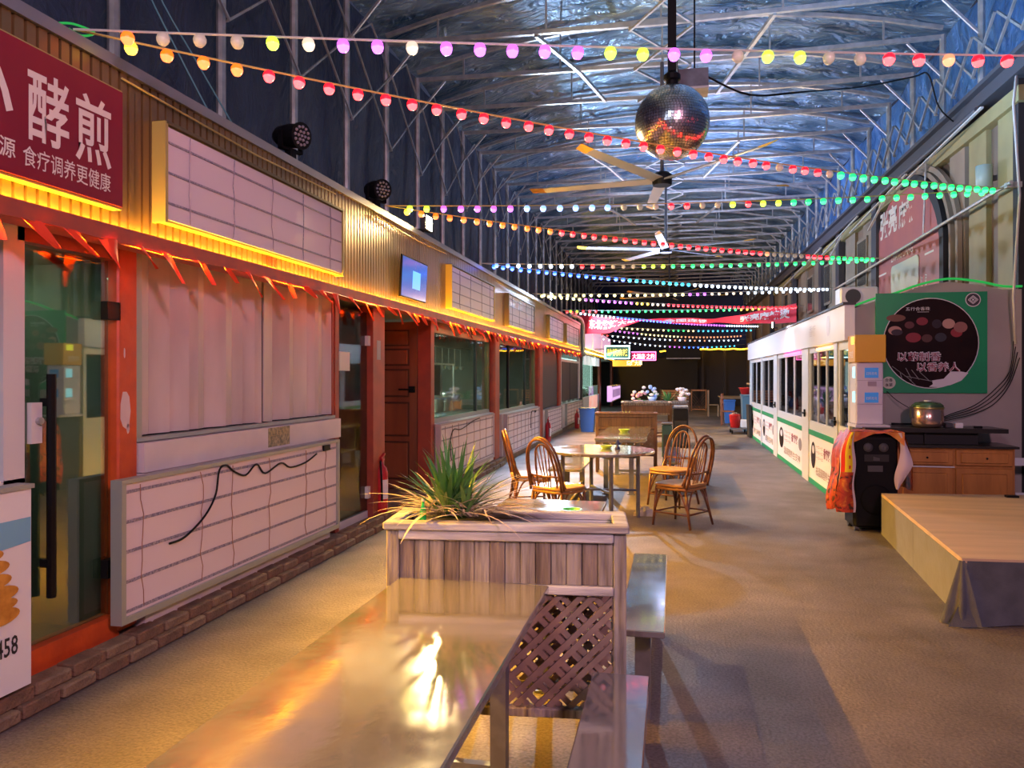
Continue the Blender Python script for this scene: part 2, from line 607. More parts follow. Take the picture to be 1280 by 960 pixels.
# ================================================================ STRUCTURE
o = MB().sheet(lambda u, v: (-7 + 14 * u, -6 + 52 * v, 0), 14, 52).build('floor', M_floor)
tag(o, 'worn brown-grey concrete floor', kind='structure')

EAVE_L, EAVE_R = -4.3, 4.05
def roof_z(x):
    xm = (EAVE_L + EAVE_R) / 2; hw = (EAVE_R - EAVE_L) / 2
    t = abs(x - xm) / hw
    return 6.62 + 0.55 * (1 - t ** 2.2)
rn = random.Random(3)
ph = [rn.uniform(0, 6.28) for _ in range(200)]
def roof_fn(u, v):
    x = EAVE_L + (EAVE_R - EAVE_L) * u
    y = -5 + 50 * v
    sag = -0.05 * math.sin(PI * (((y - 0.84) / 1.42) % 1.0)) * -1
    w = 0.018 * math.sin(x * 9 + ph[int(y * 2) % 200] * 0.4 + y * 3) * math.sin(y * 4.4)
    return (x, y, roof_z(x) + sag + w)
o = MB().sheet(roof_fn, 60, 400).build('ceiling', M_tarp, smooth=True)
tag(o, 'wrinkled silver-blue tarpaulin roof', kind='structure')
o = MB().sheet(lambda u, v: (EAVE_L + 0.03 * math.sin(v * 160 + 3 * math.sin(u * 5)), -5 + 50 * v, 6.62 * u), 10, 500).build('wall_left', M_tarpw, smooth=True)
tag(o, 'dark tarpaulin side wall above the left stalls', kind='structure')
o = MB().sheet(lambda u, v: (EAVE_R + 0.04 * math.sin(v * 150 + 4 * math.sin(u * 4)), -5 + 50 * v, 4.95 + 1.69 * u), 8, 500).build('wall_right', M_tarpr, smooth=True)
tag(o, 'blue tarpaulin side wall above the right stalls', kind='structure')
bw = MB().box(-4.3, 4.05, 43.0, 43.1, 0, 7.1)
o = bw.build('wall_back', mat('night_blue_end_wall', (0.035, 0.055, 0.16), 0.8))
tag(o, 'dark blue end wall of the market hall', kind='structure')
o = MB().box(-4.3, 1.3, 41.0, 41.1, 0, 2.5).build('wall_end_partition', mat('dark_partition', (0.020, 0.019, 0.020), 0.7))
tag(o, 'dark grey partition across the far end', kind='structure')
sp = MB()
for x in (1.5, 2.6, 3.8):
    sp.box(x, x + 0.12, 40.9, 41.0, 0, 2.9)
sp.box(1.3, 4.0, 41.6, 41.7, 0, 2.9)
o = sp.build('wall_end_posts', mat('dark_posts', (0.05, 0.04, 0.04), 0.7))
tag(o, 'black opening with slim posts at the far right end', kind='structure')

# ---- left stall block: fascia, soffit, inner walls
XF = -2.82
def fascia_prof(y0, y1, z0, z1, x=XF, pitch=0.066, depth=0.014):
    b = MB()
    y = y0
    pts = []
    while y < y1:
        pts += [(x, y), (x, y + pitch * 0.72), (x - depth, y + pitch * 0.76), (x - depth, y + pitch * 0.96)]
        y += pitch
    pts = [(a, min(c, y1)) for a, c in pts] + [(x, y1)]
    n = len(pts)
    vs = [(a, c, z0) for a, c in pts] + [(a, c, z1) for a, c in pts]
    fs = [(i, i + 1, n + i + 1, n + i) for i in range(n - 1)]
    b.add(vs, fs)
    b.box(x - 0.06, x - 0.03, y0, y1, z0, z1)
    return b
tr = sroot('trim_1', 'gold corrugated metal fascia over the left row of stalls')
for (a, c) in ((1.2, 3.62), (3.62, 6.2), (6.2, 12.0), (12.0, 17.2), (17.2, 24.0)):
    o = fascia_prof(a, c - 0.004, 2.29, 3.14).build('corrugated_sheet', M_fascia, tr)
MB().box(-2.93, -2.80, 1.2, 24.0, 3.14, 3.20).build('cap_flashing', M_fcap, tr)
MB().box(-2.92, -2.77, 1.2, 24.0, 2.235, 2.285).box(-2.78, -2.77, 1.2, 24.0, 2.285, 2.315).build('lower_rail', M_trimred, tr)
MB().box(-2.797, -2.783, 1.2, 24.0, 2.300, 2.312).build('amber_light_strip', emis('amber_led', (1.0, 0.50, 0.03), 130), tr)
for (a, c) in ((3.5, 6.1), (7.0, 9.4), (12.2, 15.2)):
    MB().tube([(-2.805, a, 3.10), (-2.80, (a + c) / 2, 3.07), (-2.805, c, 3.10)], 0.006, 5).build('yellow_cable', M_ycable, tr)
b = MB().box(-4.28, -2.94, 1.2, 24.0, 3.10, 3.13).box(-4.28, -2.93, 1.2, 42, 2.275, 2.30)
tag(b.build('ceiling_stalls', M_inner), 'dark ceiling of the left stalls', kind='structure')
b = MB().box(-4.25, -4.2, 1.2, 42, 0, 2.2)
for y in (3.05, 3.86, 6.62, 7.75, 9.4, 12.9, 17.5, 22.3):
    b.box(-4.2, -3.18, y - 0.02, y + 0.02, 0.1, 2.2)
tag(b.build('wall_left_stalls', M_inner), 'dark inner walls of the left stalls', kind='structure')

# ---- kerb with bricks
kb = sroot('trim_2', 'low dusty brick kerb along the foot of the left stalls')
MB().box(-4.2, -2.93, 1.2, 26.0, -0.02, 0.10).build('kerb_core', M_kerb, kb)
bm0 = [MB().bbox(-0.055, 0.055, 0.0, 0.215, 0, 0.062, 0.006).mesh('brick', M_brick),
       MB().bbox(-0.055, 0.055, 0.0, 0.215, 0, 0.058, 0.009).mesh('brick', M_brick2)]
y = 2.0
i = 0
while y < 13.0:
    link_copy(bm0[i % 2 if rnd.random() < .7 else 0], 'brick', (-2.895 + rnd.uniform(-.008, .008), y, 0.003), kb, (0, 0, rnd.uniform(-.02, .02)))
    link_copy(bm0[(i + 1) % 2], 'brick', (-2.935 + rnd.uniform(-.006, .006), y + 0.11, 0.062), kb, (0, 0, rnd.uniform(-.02, .02)))
    y += 0.232
    i += 1

# ---- roof trusses (one per 1.42 m)
XL, XR = -4.15, 3.85
def top_z(x):
    return roof_z(x) - 0.07
root = thing('roof_truss', 'grey steel roof truss with side posts under the blue tarpaulin', 'roof truss', (0, 0, 0),
             group='row of steel roof trusses along the hall')
xs = [XL + (XR - XL) * i / 10 for i in range(11)]
ub = MB()
for i in range(10):
    ub.bar((xs[i], 0, top_z(xs[i])), (xs[i + 1], 0, top_z(xs[i + 1])), 0.055)
ub.build('upper_chord', M_galv, root, local=True)
lb = MB()
for i in range(10):
    zz = lambda x: 6.47 - 0.06 * (1 - abs(x + 0.15) / 4.0)
    lb.bar((xs[i], 0, zz(xs[i])), (xs[i + 1], 0, zz(xs[i + 1])), 0.06)
lb.build('lower_chord', M_galv, root, local=True)
for i in (1, 3, 5, 7, 9):
    MB().bar((xs[i], 0, 6.42), (xs[i], 0, top_z(xs[i])), 0.025).build('strut', M_galv, root, local=True)
MB().tube([(XL, 0, 0.0), (XL, 0, 6.5)], 0.045, 8).build('post', M_galv, root, local=True)
MB().tube([(XR, 0, 5.0), (XR, 0, 6.5)], 0.045, 8).build('post', M_galv, root, local=True)
MB().box(XR - 0.09, XR + 0.09, -0.07, 0.07, 4.96, 5.08).build('post_foot', M_galv, root, local=True)
MB().bar((XL + 0.03, 0, 5.92), (XL + 0.48, 0, 6.42), 0.03).build('knee_brace', M_galv, root, local=True)
MB().bar((XR - 0.03, 0, 5.92), (XR - 0.48, 0, 6.42), 0.03).build('knee_brace', M_galv, root, local=True)
bb = MB()
bb.bar((XL + 0.06, 0, 4.88), (XL + 0.06, 1.42, 5.98), 0.022)
bb.bar((XL + 0.09, 0, 5.98), (XL + 0.09, 1.42, 4.88), 0.022)
bb.bar((XL + 0.06, 0, 5.98), (XL + 0.06, 0.71, 6.45), 0.02)
bb.bar((XL + 0.06, 1.42, 5.98), (XL + 0.06, 0.71, 6.45), 0.02)
bb.build('side_lattice', M_galv, root, local=True)
bb = MB()
for k in range(2):
    y0 = k * 0.71
    bb.bar((XR - 0.08, y0, 5.34), (XR - 0.08, y0 + 0.71, 5.86), 0.028)
    bb.bar((XR - 0.11, y0, 5.86), (XR - 0.11, y0 + 0.71, 5.34), 0.028)
bb.build('side_lattice', M_galv, root, local=True)
bb = MB()
bb.bar((-0.58, 0, 6.37), (0.28, 1.42, 6.37), 0.03)
bb.bar((0.28, 0, 6.34), (-0.58, 1.42, 6.34), 0.03)
bb.build('ridge_brace', M_galv, root, local=True)
truss0 = root
Y0T = 2.25
for i in range(1, 29):
    copy_tree(root, (0, Y0T + 1.42 * i, 0))
root.location = (0, Y0T, 0)
dbr = MB()
for y in (5.09, 10.77, 16.45, 22.13):
    dbr.bar((-1.9, y, 6.40), (-1.45, y + 1.42, 6.40), 0.05)
    dbr.bar((-1.45, y + 1.42, 6.40), (-1.15, y + 2.84, 6.40), 0.05)
    dbr.bar((1.35, y, 6.40), (1.05, y + 1.42, 6.40), 0.05)
    dbr.bar((1.05, y + 1.42, 6.40), (0.75, y + 2.84, 6.40), 0.05)
tag(dbr.build('trim_3', M_galv), 'diagonal wind braces under the roof trusses', kind='structure')

# ---- right stall block: upper wall, beam, columns
XW = 3.75
rw = sroot('wall_right_stalls', 'upper front of the right stalls with beige panels and brown piers')
MB().box(XW + 0.06, XW + 0.12, 9.0, 42, 0, 4.95).build('backing', M_pier, rw)
ys = [9.45, 10.35, 11.05, 15.6, 17.2, 19.0, 21.0, 23.2, 25.6, 28.2, 31.2, 34.6, 38.5]
for k, yy in enumerate(ys):
    if yy < 11.5 or yy > 15:
        w = 0.55 if yy < 11.5 else 0.9
        MB().box(XW, XW + 0.06, yy, yy + w, 2.3, 4.75).build('beige_panel', M_panel if yy < 11 else M_beigeu, rw)
def arch_frame(y0, y1, zb, zt, w, x0, x1, name, m, parent):
    bq = MB()
    n = 14
    pts_o = []; pts_i = []
    for i in range(n + 1):
        t = i / n
        a = PI / 2 * t
        yo = y0 + (y1 - y0) * (1 - math.cos(a)); zo = zb + (zt - zb) * (0.45 + 0.55 * math.sin(a))
        yi = y0 + w + (y1 - y0 - w) * (1 - math.cos(a)); zi = zb + (zt - zb - w) * (0.45 + 0.55 * math.sin(a))
        pts_o.append((yo, zo)); pts_i.append((yi, zi))
    pts_o = [(y0, zb)] + pts_o; pts_i = [(y0 + w, zb)] + pts_i
    for i in range(len(pts_o) - 1):
        a, c, d, e = pts_o[i], pts_o[i + 1], pts_i[i + 1], pts_i[i]
        bq.prism([(x0, *a), (x0, *c), (x0, *d), (x0, *e)], (x1 - x0, 0, 0))
    return bq.build(name, m, parent)
arch_frame(11.55, 13.6, 2.3, 4.75, 0.16, XW - 0.10, XW - 0.02, 'black_arch_moulding', M_blackm, rw)
arch_frame(11.33, 13.6, 2.3, 4.80, 0.07, XW - 0.08, XW - 0.01, 'arch_moulding', M_beigeu, rw)
arch_frame(11.10, 13.6, 2.3, 4.86, 0.08, XW - 0.07, XW - 0.01, 'arch_moulding', M_beigeu, rw)
MB().box(XW - 0.12, XW + 0.15, 8.6, 43, 4.82, 4.97).box(XW - 0.20, XW + 0.05, 8.6, 43, 4.97, 5.02).build('top_beam', M_dgrey, rw)
MB().box(XW - 0.06, XW + 0.1, 9.3, 30, 4.55, 4.72).build('beige_rail', M_panel, rw)
for yy in (15.1, 18.3, 20.4, 25.0, 30.5, 37):
    MB().box(XW - 0.1, XW + 0.02, yy, yy + 0.35, 2.3, 4.85).build('dark_pier', M_dgrey, rw)
for (yy, zz) in ((16.1, 3.3), (19.6, 3.3), (22.0, 3.3), (26.5, 3.3)):
    f_ = MB().box(XW - 0.03, XW + 0.05, yy, yy + 0.8, zz, zz + 1.0).build('window_frame', M_beigeu, rw)
    MB().box(XW - 0.035, XW - 0.031, yy + 0.06, yy + 0.74, zz + 0.06, zz + 0.94).build('pane', mat('dim_pane', (0.10, 0.085, 0.07), 0.2), f_)
o = MB().box(3.72, 3.86, 9.38, 9.52, 0, 4.84).build('black_column', M_blackm)
tag(o, 'tall black steel column at the right edge of the view', 'column')

# red arched advertising panel
adv = thing('billboard', 'faded red arched advertising panel with white lettering above the green-trimmed stall', 'sign', (XW, 13.5, 3.2))
poly = [(15.35, 2.3), (11.75, 2.3), (11.75, 3.85)]
for i in range(1, 11):
    a = PI / 2 * i / 10
    poly.append((11.75 + 1.6 * (1 - math.cos(a)), 3.85 + 0.80 * math.sin(a)))
poly += [(14.2, 4.62), (14.9, 4.35), (15.35, 3.9)]
MB().prism([(XW - 0.02, y, z) for y, z in poly], (-0.03, 0, 0)).build('red_board', M_bannerw, adv)
text('lettering', '张亮', M_cream, adv, (XW - 0.05, 15.0, 3.98), 'right', 0.5, 1.05, 0.03)
text('lettering', '麻辣', M_cream, adv, (XW - 0.05, 13.85, 3.98), 'right', 0.44, 0.8, 0.03)
text('lettering', 'ZHANG LIANG', M_cream, adv, (XW - 0.05, 14.3, 3.5), 'right', 0.16, 1.2, 0.0)
for k in range(4):
    text('lettering', '招商加盟'[k] + '热线咨询'[k], M_cream, adv, (XW - 0.05, 13.0 - 0.2 * k, 2.65), ((0, 0, 1), (0, 1, 0), (-1, 0, 0)), 0.10, 0.42)
rr = MB()
pp = []
y0, y1, z0, z1, q = 12.75, 14.25, 2.95, 3.42, 0.09
for (cy, cz, a0) in ((y1 - q, z1 - q, 0), (y0 + q, z1 - q, 90), (y0 + q, z0 + q, 180), (y1 - q, z0 + q, 270)):
    for t in (0, 30, 60, 90):
        pp.append((XW - 0.052, cy + q * math.cos(R(a0 + t)), cz + q * math.sin(R(a0 + t))))
rr.prism(pp, (-0.015, 0, 0))
rr.build('cream_plate', mat('cream_plate', (0.62, 0.58, 0.46), 0.4), adv)
for (ya, yb, zz) in ((12.1, 12.5, 3.35), (14.6, 15.1, 3.35)):
    MB().box(XW - 0.054, XW - 0.05, ya, yb, zz, zz + 0.03).build('white_dash', M_cream, adv)

lampc = thing('wall_lamp', 'pale cylindrical wall lamp high on the beige right-hand wall', 'lamp', (XW, 10.05, 3.75))
MB().lathe([(0.0, 3.74), (0.085, 3.75), (0.09, 4.04), (0.0, 4.05)], (XW - 0.13, 10.05, 0), 16).build('shade', mat('pale_green_metal', (0.35, 0.45, 0.38), 0.4), lampc, True)
MB().box(XW - 0.06, XW, 10.02, 10.08, 3.86, 3.92).build('bracket', M_dgrey, lampc)

pole = MB().tube([(3.62, 9.3, 3.66), (3.62, 18.6, 3.52)], 0.022, 8)
pole.tube([(3.62, 12.3, 3.62), (3.66, 12.3, 4.85)], 0.015, 6)
pole.box(3.6, 3.75, 9.36, 9.44, 3.62, 3.68)
tag(pole.build('light_string_rail', M_galv), 'thin grey steel rail running along the right stalls with light strings tied to it', 'rail')
aw = thing('folded_awning', 'folded white awning arms under the top beam on the right', 'awning', (3.6, 12, 4.7))
for (y0, y1, z0, z1) in ((10.0, 13.2, 4.72, 4.52), (13.0, 16.5, 4.70, 4.42), (16.2, 20.0, 4.70, 4.40), (20, 26, 4.70, 4.4), (14.2, 15.0, 4.6, 4.2), (17.6, 18.6, 4.6, 4.2)):
    MB().bar((3.58, y0, z0), (3.50, y1, z1), 0.035, 0.02).build('awning_arm', M_cable, aw)
MB().tube([(3.60, 10.2, 4.76), (3.60, 28, 4.76)], 0.035, 8).build('cloth_roll', M_dgrey, aw)
o = MB().tube([(3.70, 9.34, 5.0), (3.62, 9.25, 4.5), (3.66, 9.2, 3.5), (3.60, 9.2, 2.4), (3.64, 9.25, 1.9)], 0.014, 6).build('white_cable', M_cable, smooth=True)
tag(o, 'loose white cable hanging down beside the tall black column', 'cable')

# ================================================================ ROW OF LIGHT BOX SIGNS ON THE FASCIA
def signbox(root, y0, y1, z0, z1, face_m, side_m, x1=-2.75, glow=False):
    MB().box(XF, x1 - 0.012, y0, y1, z0, z1).build('housing', side_m, root)
    MB().box(x1 - 0.012, x1, y0 + 0.012, y1 - 0.012, z0 + 0.012, z1 - 0.012).build('face', face_m, root)
    if glow:
        MB().box(x1 - 0.10, x1 - 0.075, y0 + 0.02, y1 - 0.02, z0 - 0.012, z0 - 0.001).build('light_strip', emis('amber_led_bright', (1.0, 0.52, 0.02), 20), root)
M_side_y = mat('ochre_box_side', (0.40, 0.33, 0.10), 0.45)
s1 = thing('shop_sign', 'dark red shop sign with large cream characters at the upper left', 'sign', (XF, 2.5, 2.4))
signbox(s1, 1.45, 3.45, 2.40, 3.01, M_signred, M_side_y)
text('lettering', '小', M_cream, s1, (-2.75, 2.47, 2.60), 'left', 0.32, 0.30, 0.018)
text('lettering', '酵', M_cream, s1, (-2.75, 2.845, 2.585), 'left', 0.32, 0.235, 0.014)
text('lettering', '煎', M_cream, s1, (-2.75, 3.12, 2.575), 'left', 0.33, 0.235, 0.014)
text('lettering', '源', M_cream, s1, (-2.75, 2.70, 2.475), 'left', 0.085, 0.082, 0.01)
text('lettering', '食疗调养更健康', M_cream, s1, (-2.75, 2.82, 2.463), 'left', 0.092, 0.53, 0.004)
text('lettering', '药食同', M_cream, s1, (-2.75, 2.40, 2.475), 'left', 0.085, 0.27, 0.01)
text('lettering', '养生', M_cream, s1, (-2.75, 1.78, 2.60), 'left', 0.32, 0.60, 0.014)

def lightbox_sign(label, y0, y1, z0, z1, nh, nv, side, seed, dark=False):
    r = random.Random(seed)
    s = thing('light_box_sign', label, 'sign', (XF, (y0 + y1) / 2, z0))
    signbox(s, y0, y1, z0, z1, M_pink_sign, side)
    X = -2.748
    for k in range(nh):
        z = z0 + (z1 - z0) * (k + 0.62) / (nh + 0.2)
        MB().box(X, X + 0.004, y0 + 0.03, y1 - 0.03, z - 0.006, z + 0.006).build('tube_strip', M_ledstrip, s)
    for k in range(nv):
        y = y0 + (y1 - y0) * (k + 0.55 + r.uniform(-.12, .12)) / nv
        pts = [(X + 0.004, y + r.uniform(-.012, .012), z0 + 0.02 + (z1 - z0 - 0.04) * j / 6) for j in range(7)]
        MB().tube(pts, 0.0035, 4).build('wire', M_ledstrip if k % 2 else mat('grey_wire', (0.35, 0.28, 0.32), 0.5), s)
    for ye in (y0, y1):
        MB().box(XF, X + 0.012, ye - 0.012, ye + 0.012, z0 - 0.01, z1 + 0.01).build('end_frame', side, s)
    MB().box(XF, X + 0.012, y0, y1, z1, z1 + 0.018).build('top_frame', M_bronze, s)
    return s
lightbox_sign('wide blank light box sign with an ochre left side, beside the dark red shop sign', 3.77, 6.11, 2.41, 2.95, 3, 5, M_side_y, 1)
lightbox_sign('blank light box sign with a yellow left side, just right of the small wall screen', 9.4, 11.8, 2.42, 2.96, 4, 4, mat('yellow_side', (0.60, 0.44, 0.06), 0.4), 2)
lightbox_sign('blank light box sign with a dark bronze left side, fourth sign along the fascia', 12.9, 15.4, 2.42, 2.96, 4, 4, M_bronze, 3)
lightbox_sign('small greenish light box sign under the second flood lamp', 17.4, 19.7, 2.42, 2.94, 4, 3, M_bronze, 4)
lightbox_sign('blank light box sign at the far end of the gold fascia', 20.3, 23.0, 2.42, 2.94, 4, 3, M_bronze, 5)

tv = thing('wall_screen', 'small lit blue screen hung on the gold corrugated fascia', 'screen', (XF, 8.4, 2.4))
b = MB().box(-0.02, 0.0, -0.42, 0.42, 0, 0.44)
tvm = Matrix.Translation((-2.765, 8.0, 2.38)) @ Matrix.Rotation(R(3), 4, 'Y')
def xfm(b, m):
    b.v = [m @ v for v in b.v]
    return b
xfm(b, tvm).build('casing', M_black, tv)
xfm(MB().box(0.001, 0.004, -0.405, 0.405, 0.015, 0.425), tvm).build('display', mat('blue_display', (0.02, 0.05, 0.15), 0.15, emit=(0.04, 0.13, 0.55), es=0.8), tv)
xfm(MB().box(0.005, 0.006, -0.08, 0.18, 0.12, 0.31), tvm).build('lit_window', mat('light_blue_display', (0.1, 0.3, 0.5), 0.15, emit=(0.15, 0.5, 1.0), es=1.0), tv)
for dy in (-0.1, 0.1):
    MB().bar((-2.81, 8.0 + dy, 2.80), (-2.86, 8.0 + dy, 2.93), 0.02).build('bracket', M_black, tv)

def par_light(label, y, z=3.20, turn=0.0):
    t = thing('stage_light', label, 'lamp', (-2.88, y, z), turn)
    MB().box(-0.03, 0.03, -0.03, 0.03, 0, 0.10).box(-0.02, 0.02, -0.11, -0.095, 0.08, 0.22).box(-0.02, 0.02, 0.095, 0.11, 0.08, 0.22).box(-0.02, 0.02, -0.11, 0.11, 0.08, 0.10).build('yoke', M_black, t, local=True)
    rot = Matrix.Translation((0, 0, 0.20)) @ Matrix.Rotation(R(8), 4, 'Y')
    b = MB().lathe([(0.0, -0.15), (0.05, -0.15), (0.075, -0.11), (0.09, -0.02), (0.092, 0.10), (0.102, 0.105), (0.102, 0.12), (0.0, 0.12)], (0, 0, 0), 20, 'X')
    xfm(b, rot).build('can', M_black, t, local=True)
    b = MB()
    for rr_, n in ((0.0, 1), (0.033, 6), (0.068, 12)):
        for k in range(n):
            a = 2 * PI * k / n
            b.lathe([(0.0, 0.0), (0.013, 0.0), (0.010, 0.008), (0.0, 0.010)], (0.12, rr_ * math.cos(a), rr_ * math.sin(a)), 8, 'X')
    xfm(b, rot).build('lens', mat('grey_lens', (0.55, 0.50, 0.52), 0.15, 0.6), t, local=True)
    return t
par_light('black stage light on top of the fascia above the wide blank sign, nearer of two', 5.45, turn=R(-18))
par_light('black stage light on the fascia top left of the small wall screen, further of two', 7.2, turn=R(-35))

def flood(label, loc, ec, es, d=1):
    t = thing('flood_lamp', label, 'lamp', loc)
    x, y, z = loc
    MB().box(x - 0.03 * d, x - 0.09 * d, y - 0.125, y + 0.125, z - 0.09, z + 0.09).build('housing', M_dgrey, t)
    MB().box(x - 0.026 * d, x - 0.03 * d, y - 0.11, y + 0.11, z - 0.075, z + 0.075).build('lit_face', emis('flood_face_%d' % es, ec, es), t)
    MB().box(x - 0.09 * d, x - 0.17 * d, y - 0.02, y + 0.02, z - 0.12, z - 0.06).build('bracket', M_dgrey, t)
flood('glaring yellow-white flood lamp on the fascia above the wall screen', (-2.76, 8.62, 3.34), (1.0, 0.85, 0.45), 60)
flood('cool white flood lamp on the fascia above the small greenish sign', (-2.72, 17.6, 3.40), (0.8, 0.95, 1.0), 61)
flood('warm flood lamp shining on the wall above the white kiosk', (2.80, 23.2, 3.02), (1.0, 0.7, 0.3), 62, -1)

# ================================================================ LEFT STALL FRONTS
XS = -3.1
# window_1 at far left with its white frame
w1 = sroot('window_1', 'far left stall window with a pale frame and greenish glass')
MB().box(-3.12, -3.05, 3.02, 3.14, 0.98, 2.27).box(-3.12, -3.05, 1.3, 3.14, 0.98, 1.06).build('window_frame', M_alumw, w1)
MB().box(-3.085, -3.08, 1.3, 3.02, 1.06, 2.27).build('pane', M_glass, w1)
MB().box(-3.13, -3.08, 2.96, 3.02, 1.06, 2.27).build('inner_frame', mat('green_frame', (0.16, 0.30, 0.20), 0.5), w1)
MB().box(-3.12, -3.06, 1.3, 3.14, 0.1, 0.98).build('panel_below', M_white, w1)
o = MB().box(-3.047, -3.045, 2.72, 2.965, 1.70, 1.86).build('red_sticker', M_redp, w1)
# white advertising board standing in front
wb = thing('advertising_board', 'white advertising board with stacked golden pancakes and the number 458 at the lower left', 'sign', (-2.88, 2.2, 0.14))
MB().box(-2.93, -2.86, 1.2, 2.98, 0.15, 1.04).build('board', mat('white_board', (0.70, 0.72, 0.75), 0.4), wb)
MB().box(-2.94, -2.85, 1.2, 2.99, 1.04, 1.06).build('top_lip', M_alum, wb)
MB().box(-2.859, -2.857, 1.2, 2.975, 0.83, 0.91).prism([(-2.859, 2.4, 0.83), (-2.859, 2.975, 0.83), (-2.859, 2.975, 0.80), (-2.859, 2.4, 0.76)], (0.002, 0, 0)).build('blue_band', mat('sky_blue_print', (0.16, 0.42, 0.60), 0.4), wb)
pk = mat('golden_print', (0.62, 0.30, 0.05), 0.4, 0, (0.40, 0.16, 0.02), 18)
for k, (yy, zz, ry, rz) in enumerate(((2.74, 0.775, 0.09, 0.028), (2.75, 0.72, 0.11, 0.034), (2.76, 0.66, 0.11, 0.034), (2.79, 0.60, 0.115, 0.036), (2.78, 0.55, 0.12, 0.032), (2.80, 0.50, 0.11, 0.038))):
    b = MB()
    disc(b, (-2.859, yy, zz), ry, rz, 'left', 0.003 + 0.001 * k, 20)
    b.build('printed_pancake', pk, wb)
text('lettering', '458', M_blackm, wb, (-2.859, 2.79, 0.315), 'left', 0.085, 0.115, 0.012)
text('lettering', '18660', M_blackm, wb, (-2.859, 2.55, 0.33), 'left', 0.085, 0.20, 0.012)

# door_1 glazed with orange frame
d1 = sroot('door_1', 'glass stall door in a chipped orange frame at the left')
MB().bbox(-3.14, -3.02, 3.74, 3.90, 0.12, 2.27, 0.01).build('door_post', M_orange, d1)
MB().box(-3.14, -3.03, 2.9, 3.76, 0.09, 0.22).build('threshold', M_orange, d1)
MB().box(-3.12, -3.05, 3.10, 3.90, 2.20, 2.27).build('head_rail', M_redbrown, d1)
ch = MB()
for (y, z, a, c) in ((3.80, 1.35, 0.05, 0.24), (3.79, 1.68, 0.008, 0.06), (3.82, 1.25, 0.012, 0.06), (3.80, 0.92, 0.01, 0.05), (3.83, 0.78, 0.012, 0.05), (3.79, 0.76, 0.008, 0.03), (3.87, 0.80, 0.012, 0.10)):
    n = 9
    ch.prism([(-3.019, y + a * math.cos(2 * PI * i / n) * rnd.uniform(.7, 1.1), z + c / 2 * math.sin(2 * PI * i / n) * rnd.uniform(.8, 1.1)) for i in range(n)], (-0.002, 0, 0))
ch.build('paint_chips', M_chip, d1)
MB().box(-3.075, -3.068, 3.16, 3.72, 0.23, 2.19).build('glass_leaf', M_glass, d1)
MB().box(-3.065, -3.02, 3.66, 3.76, 1.86, 1.96).build('hinge', M_black, d1)
MB().box(-3.065, -3.02, 3.66, 3.76, 0.44, 0.54).build('hinge', M_black, d1)
MB().tube([(-3.02, 3.27, 0.45), (-3.02, 3.27, 1.56)], 0.022, 8).box(-3.07, -3.02, 3.25, 3.29, 1.40, 1.44).box(-3.07, -3.02, 3.25, 3.29, 0.6, 0.64).build('pull_handle', M_black, d1)
MB().box(-3.066, -3.04, 3.17, 3.235, 1.22, 1.42).build('lock_plate', M_alumw, d1)
MB().lathe([(0.018, 0), (0.018, 0.02), (0.0, 0.022)], (-3.04, 3.21, 1.33), 12, 'X').build('knob', M_galv, d1)
# inside bits seen through the door
inn = thing('refrigerator', 'pale upright cabinet dimly seen inside the left stall through the glass door', 'cabinet', (-3.9, 3.6, 0.1))
MB().box(-4.15, -3.75, 3.32, 3.82, 0.1, 1.9).build('body', M_alumw, inn)
MB().box(-3.75, -3.74, 3.36, 3.6, 0.5, 1.7).build('door_glass', M_blackm, inn)

# shutter: folded dusty sheets over the counter window
sh = thing('folding_shutter', 'dusty pinkish white folding shutter closing the first counter window', 'shutter', (XS, 5.3, 1.19))
y = 3.98
k = 0
rs = random.Random(5)
while y < 6.5:
    w = rs.choice((0.10, 0.14, 0.17, 0.20, 0.12))
    w = min(w, 6.56 - y)
    dx = 0.012 if k % 2 else -0.012
    if k % 3 == 2: dx = 0.03
    lean = 0.012 if 5.2 < y < 5.5 else 0.0
    b = MB().prism([(-3.09 - dx, y + 0.002, 1.20), (-3.09 + dx, y + w, 1.20 - lean), (-3.09 + dx, y + w, 2.28), (-3.09 - dx, y + 0.002, 2.28)], (-0.012, 0, 0))
    b.build('shutter_panel', M_shutter, sh)
    y += w + (0.03 if 5.22 < y + w < 5.42 else 0.0)
    k += 1
MB().box(-3.12, -3.05, 3.90, 3.975, 1.17, 2.27).build('side_channel', M_alum, sh)
MB().box(-3.10, -3.05, 6.56, 6.60, 1.17, 2.27).build('side_channel', M_redbrown, sh)
MB().box(-3.16, -3.115, 3.92, 6.6, 1.16, 2.27).build('dark_backing', M_blackm, sh)
MB().box(-3.11, -3.04, 3.92, 6.6, 1.165, 1.19).build('bottom_track', M_alum, sh)
ct = thing('counter_band', 'plain pinkish white band under the folding shutter with a small old sticker', 'counter', (XS, 5.3, 1.0))
MB().box(-3.14, -2.985, 3.91, 6.6, 0.99, 1.16).build('band', M_white, ct)
MB().box(-2.984, -2.982, 5.30, 5.63, 1.01, 1.155).build('sticker', mat('old_sticker', (0.12, 0.13, 0.08), 0.5, 0, (0.45, 0.38, 0.22), 35), ct)
text('lettering', '百味煎', mat('sticker_text', (0.45, 0.35, 0.15), 0.5), ct, (-2.982, 5.33, 1.09), 'left', 0.045, 0.26)
tag(MB().box(-3.14, -2.975, 3.905, 6.35, 0.105, 0.985).build('wall_below_counter', M_white), 'white wall below the first counter', kind='structure')

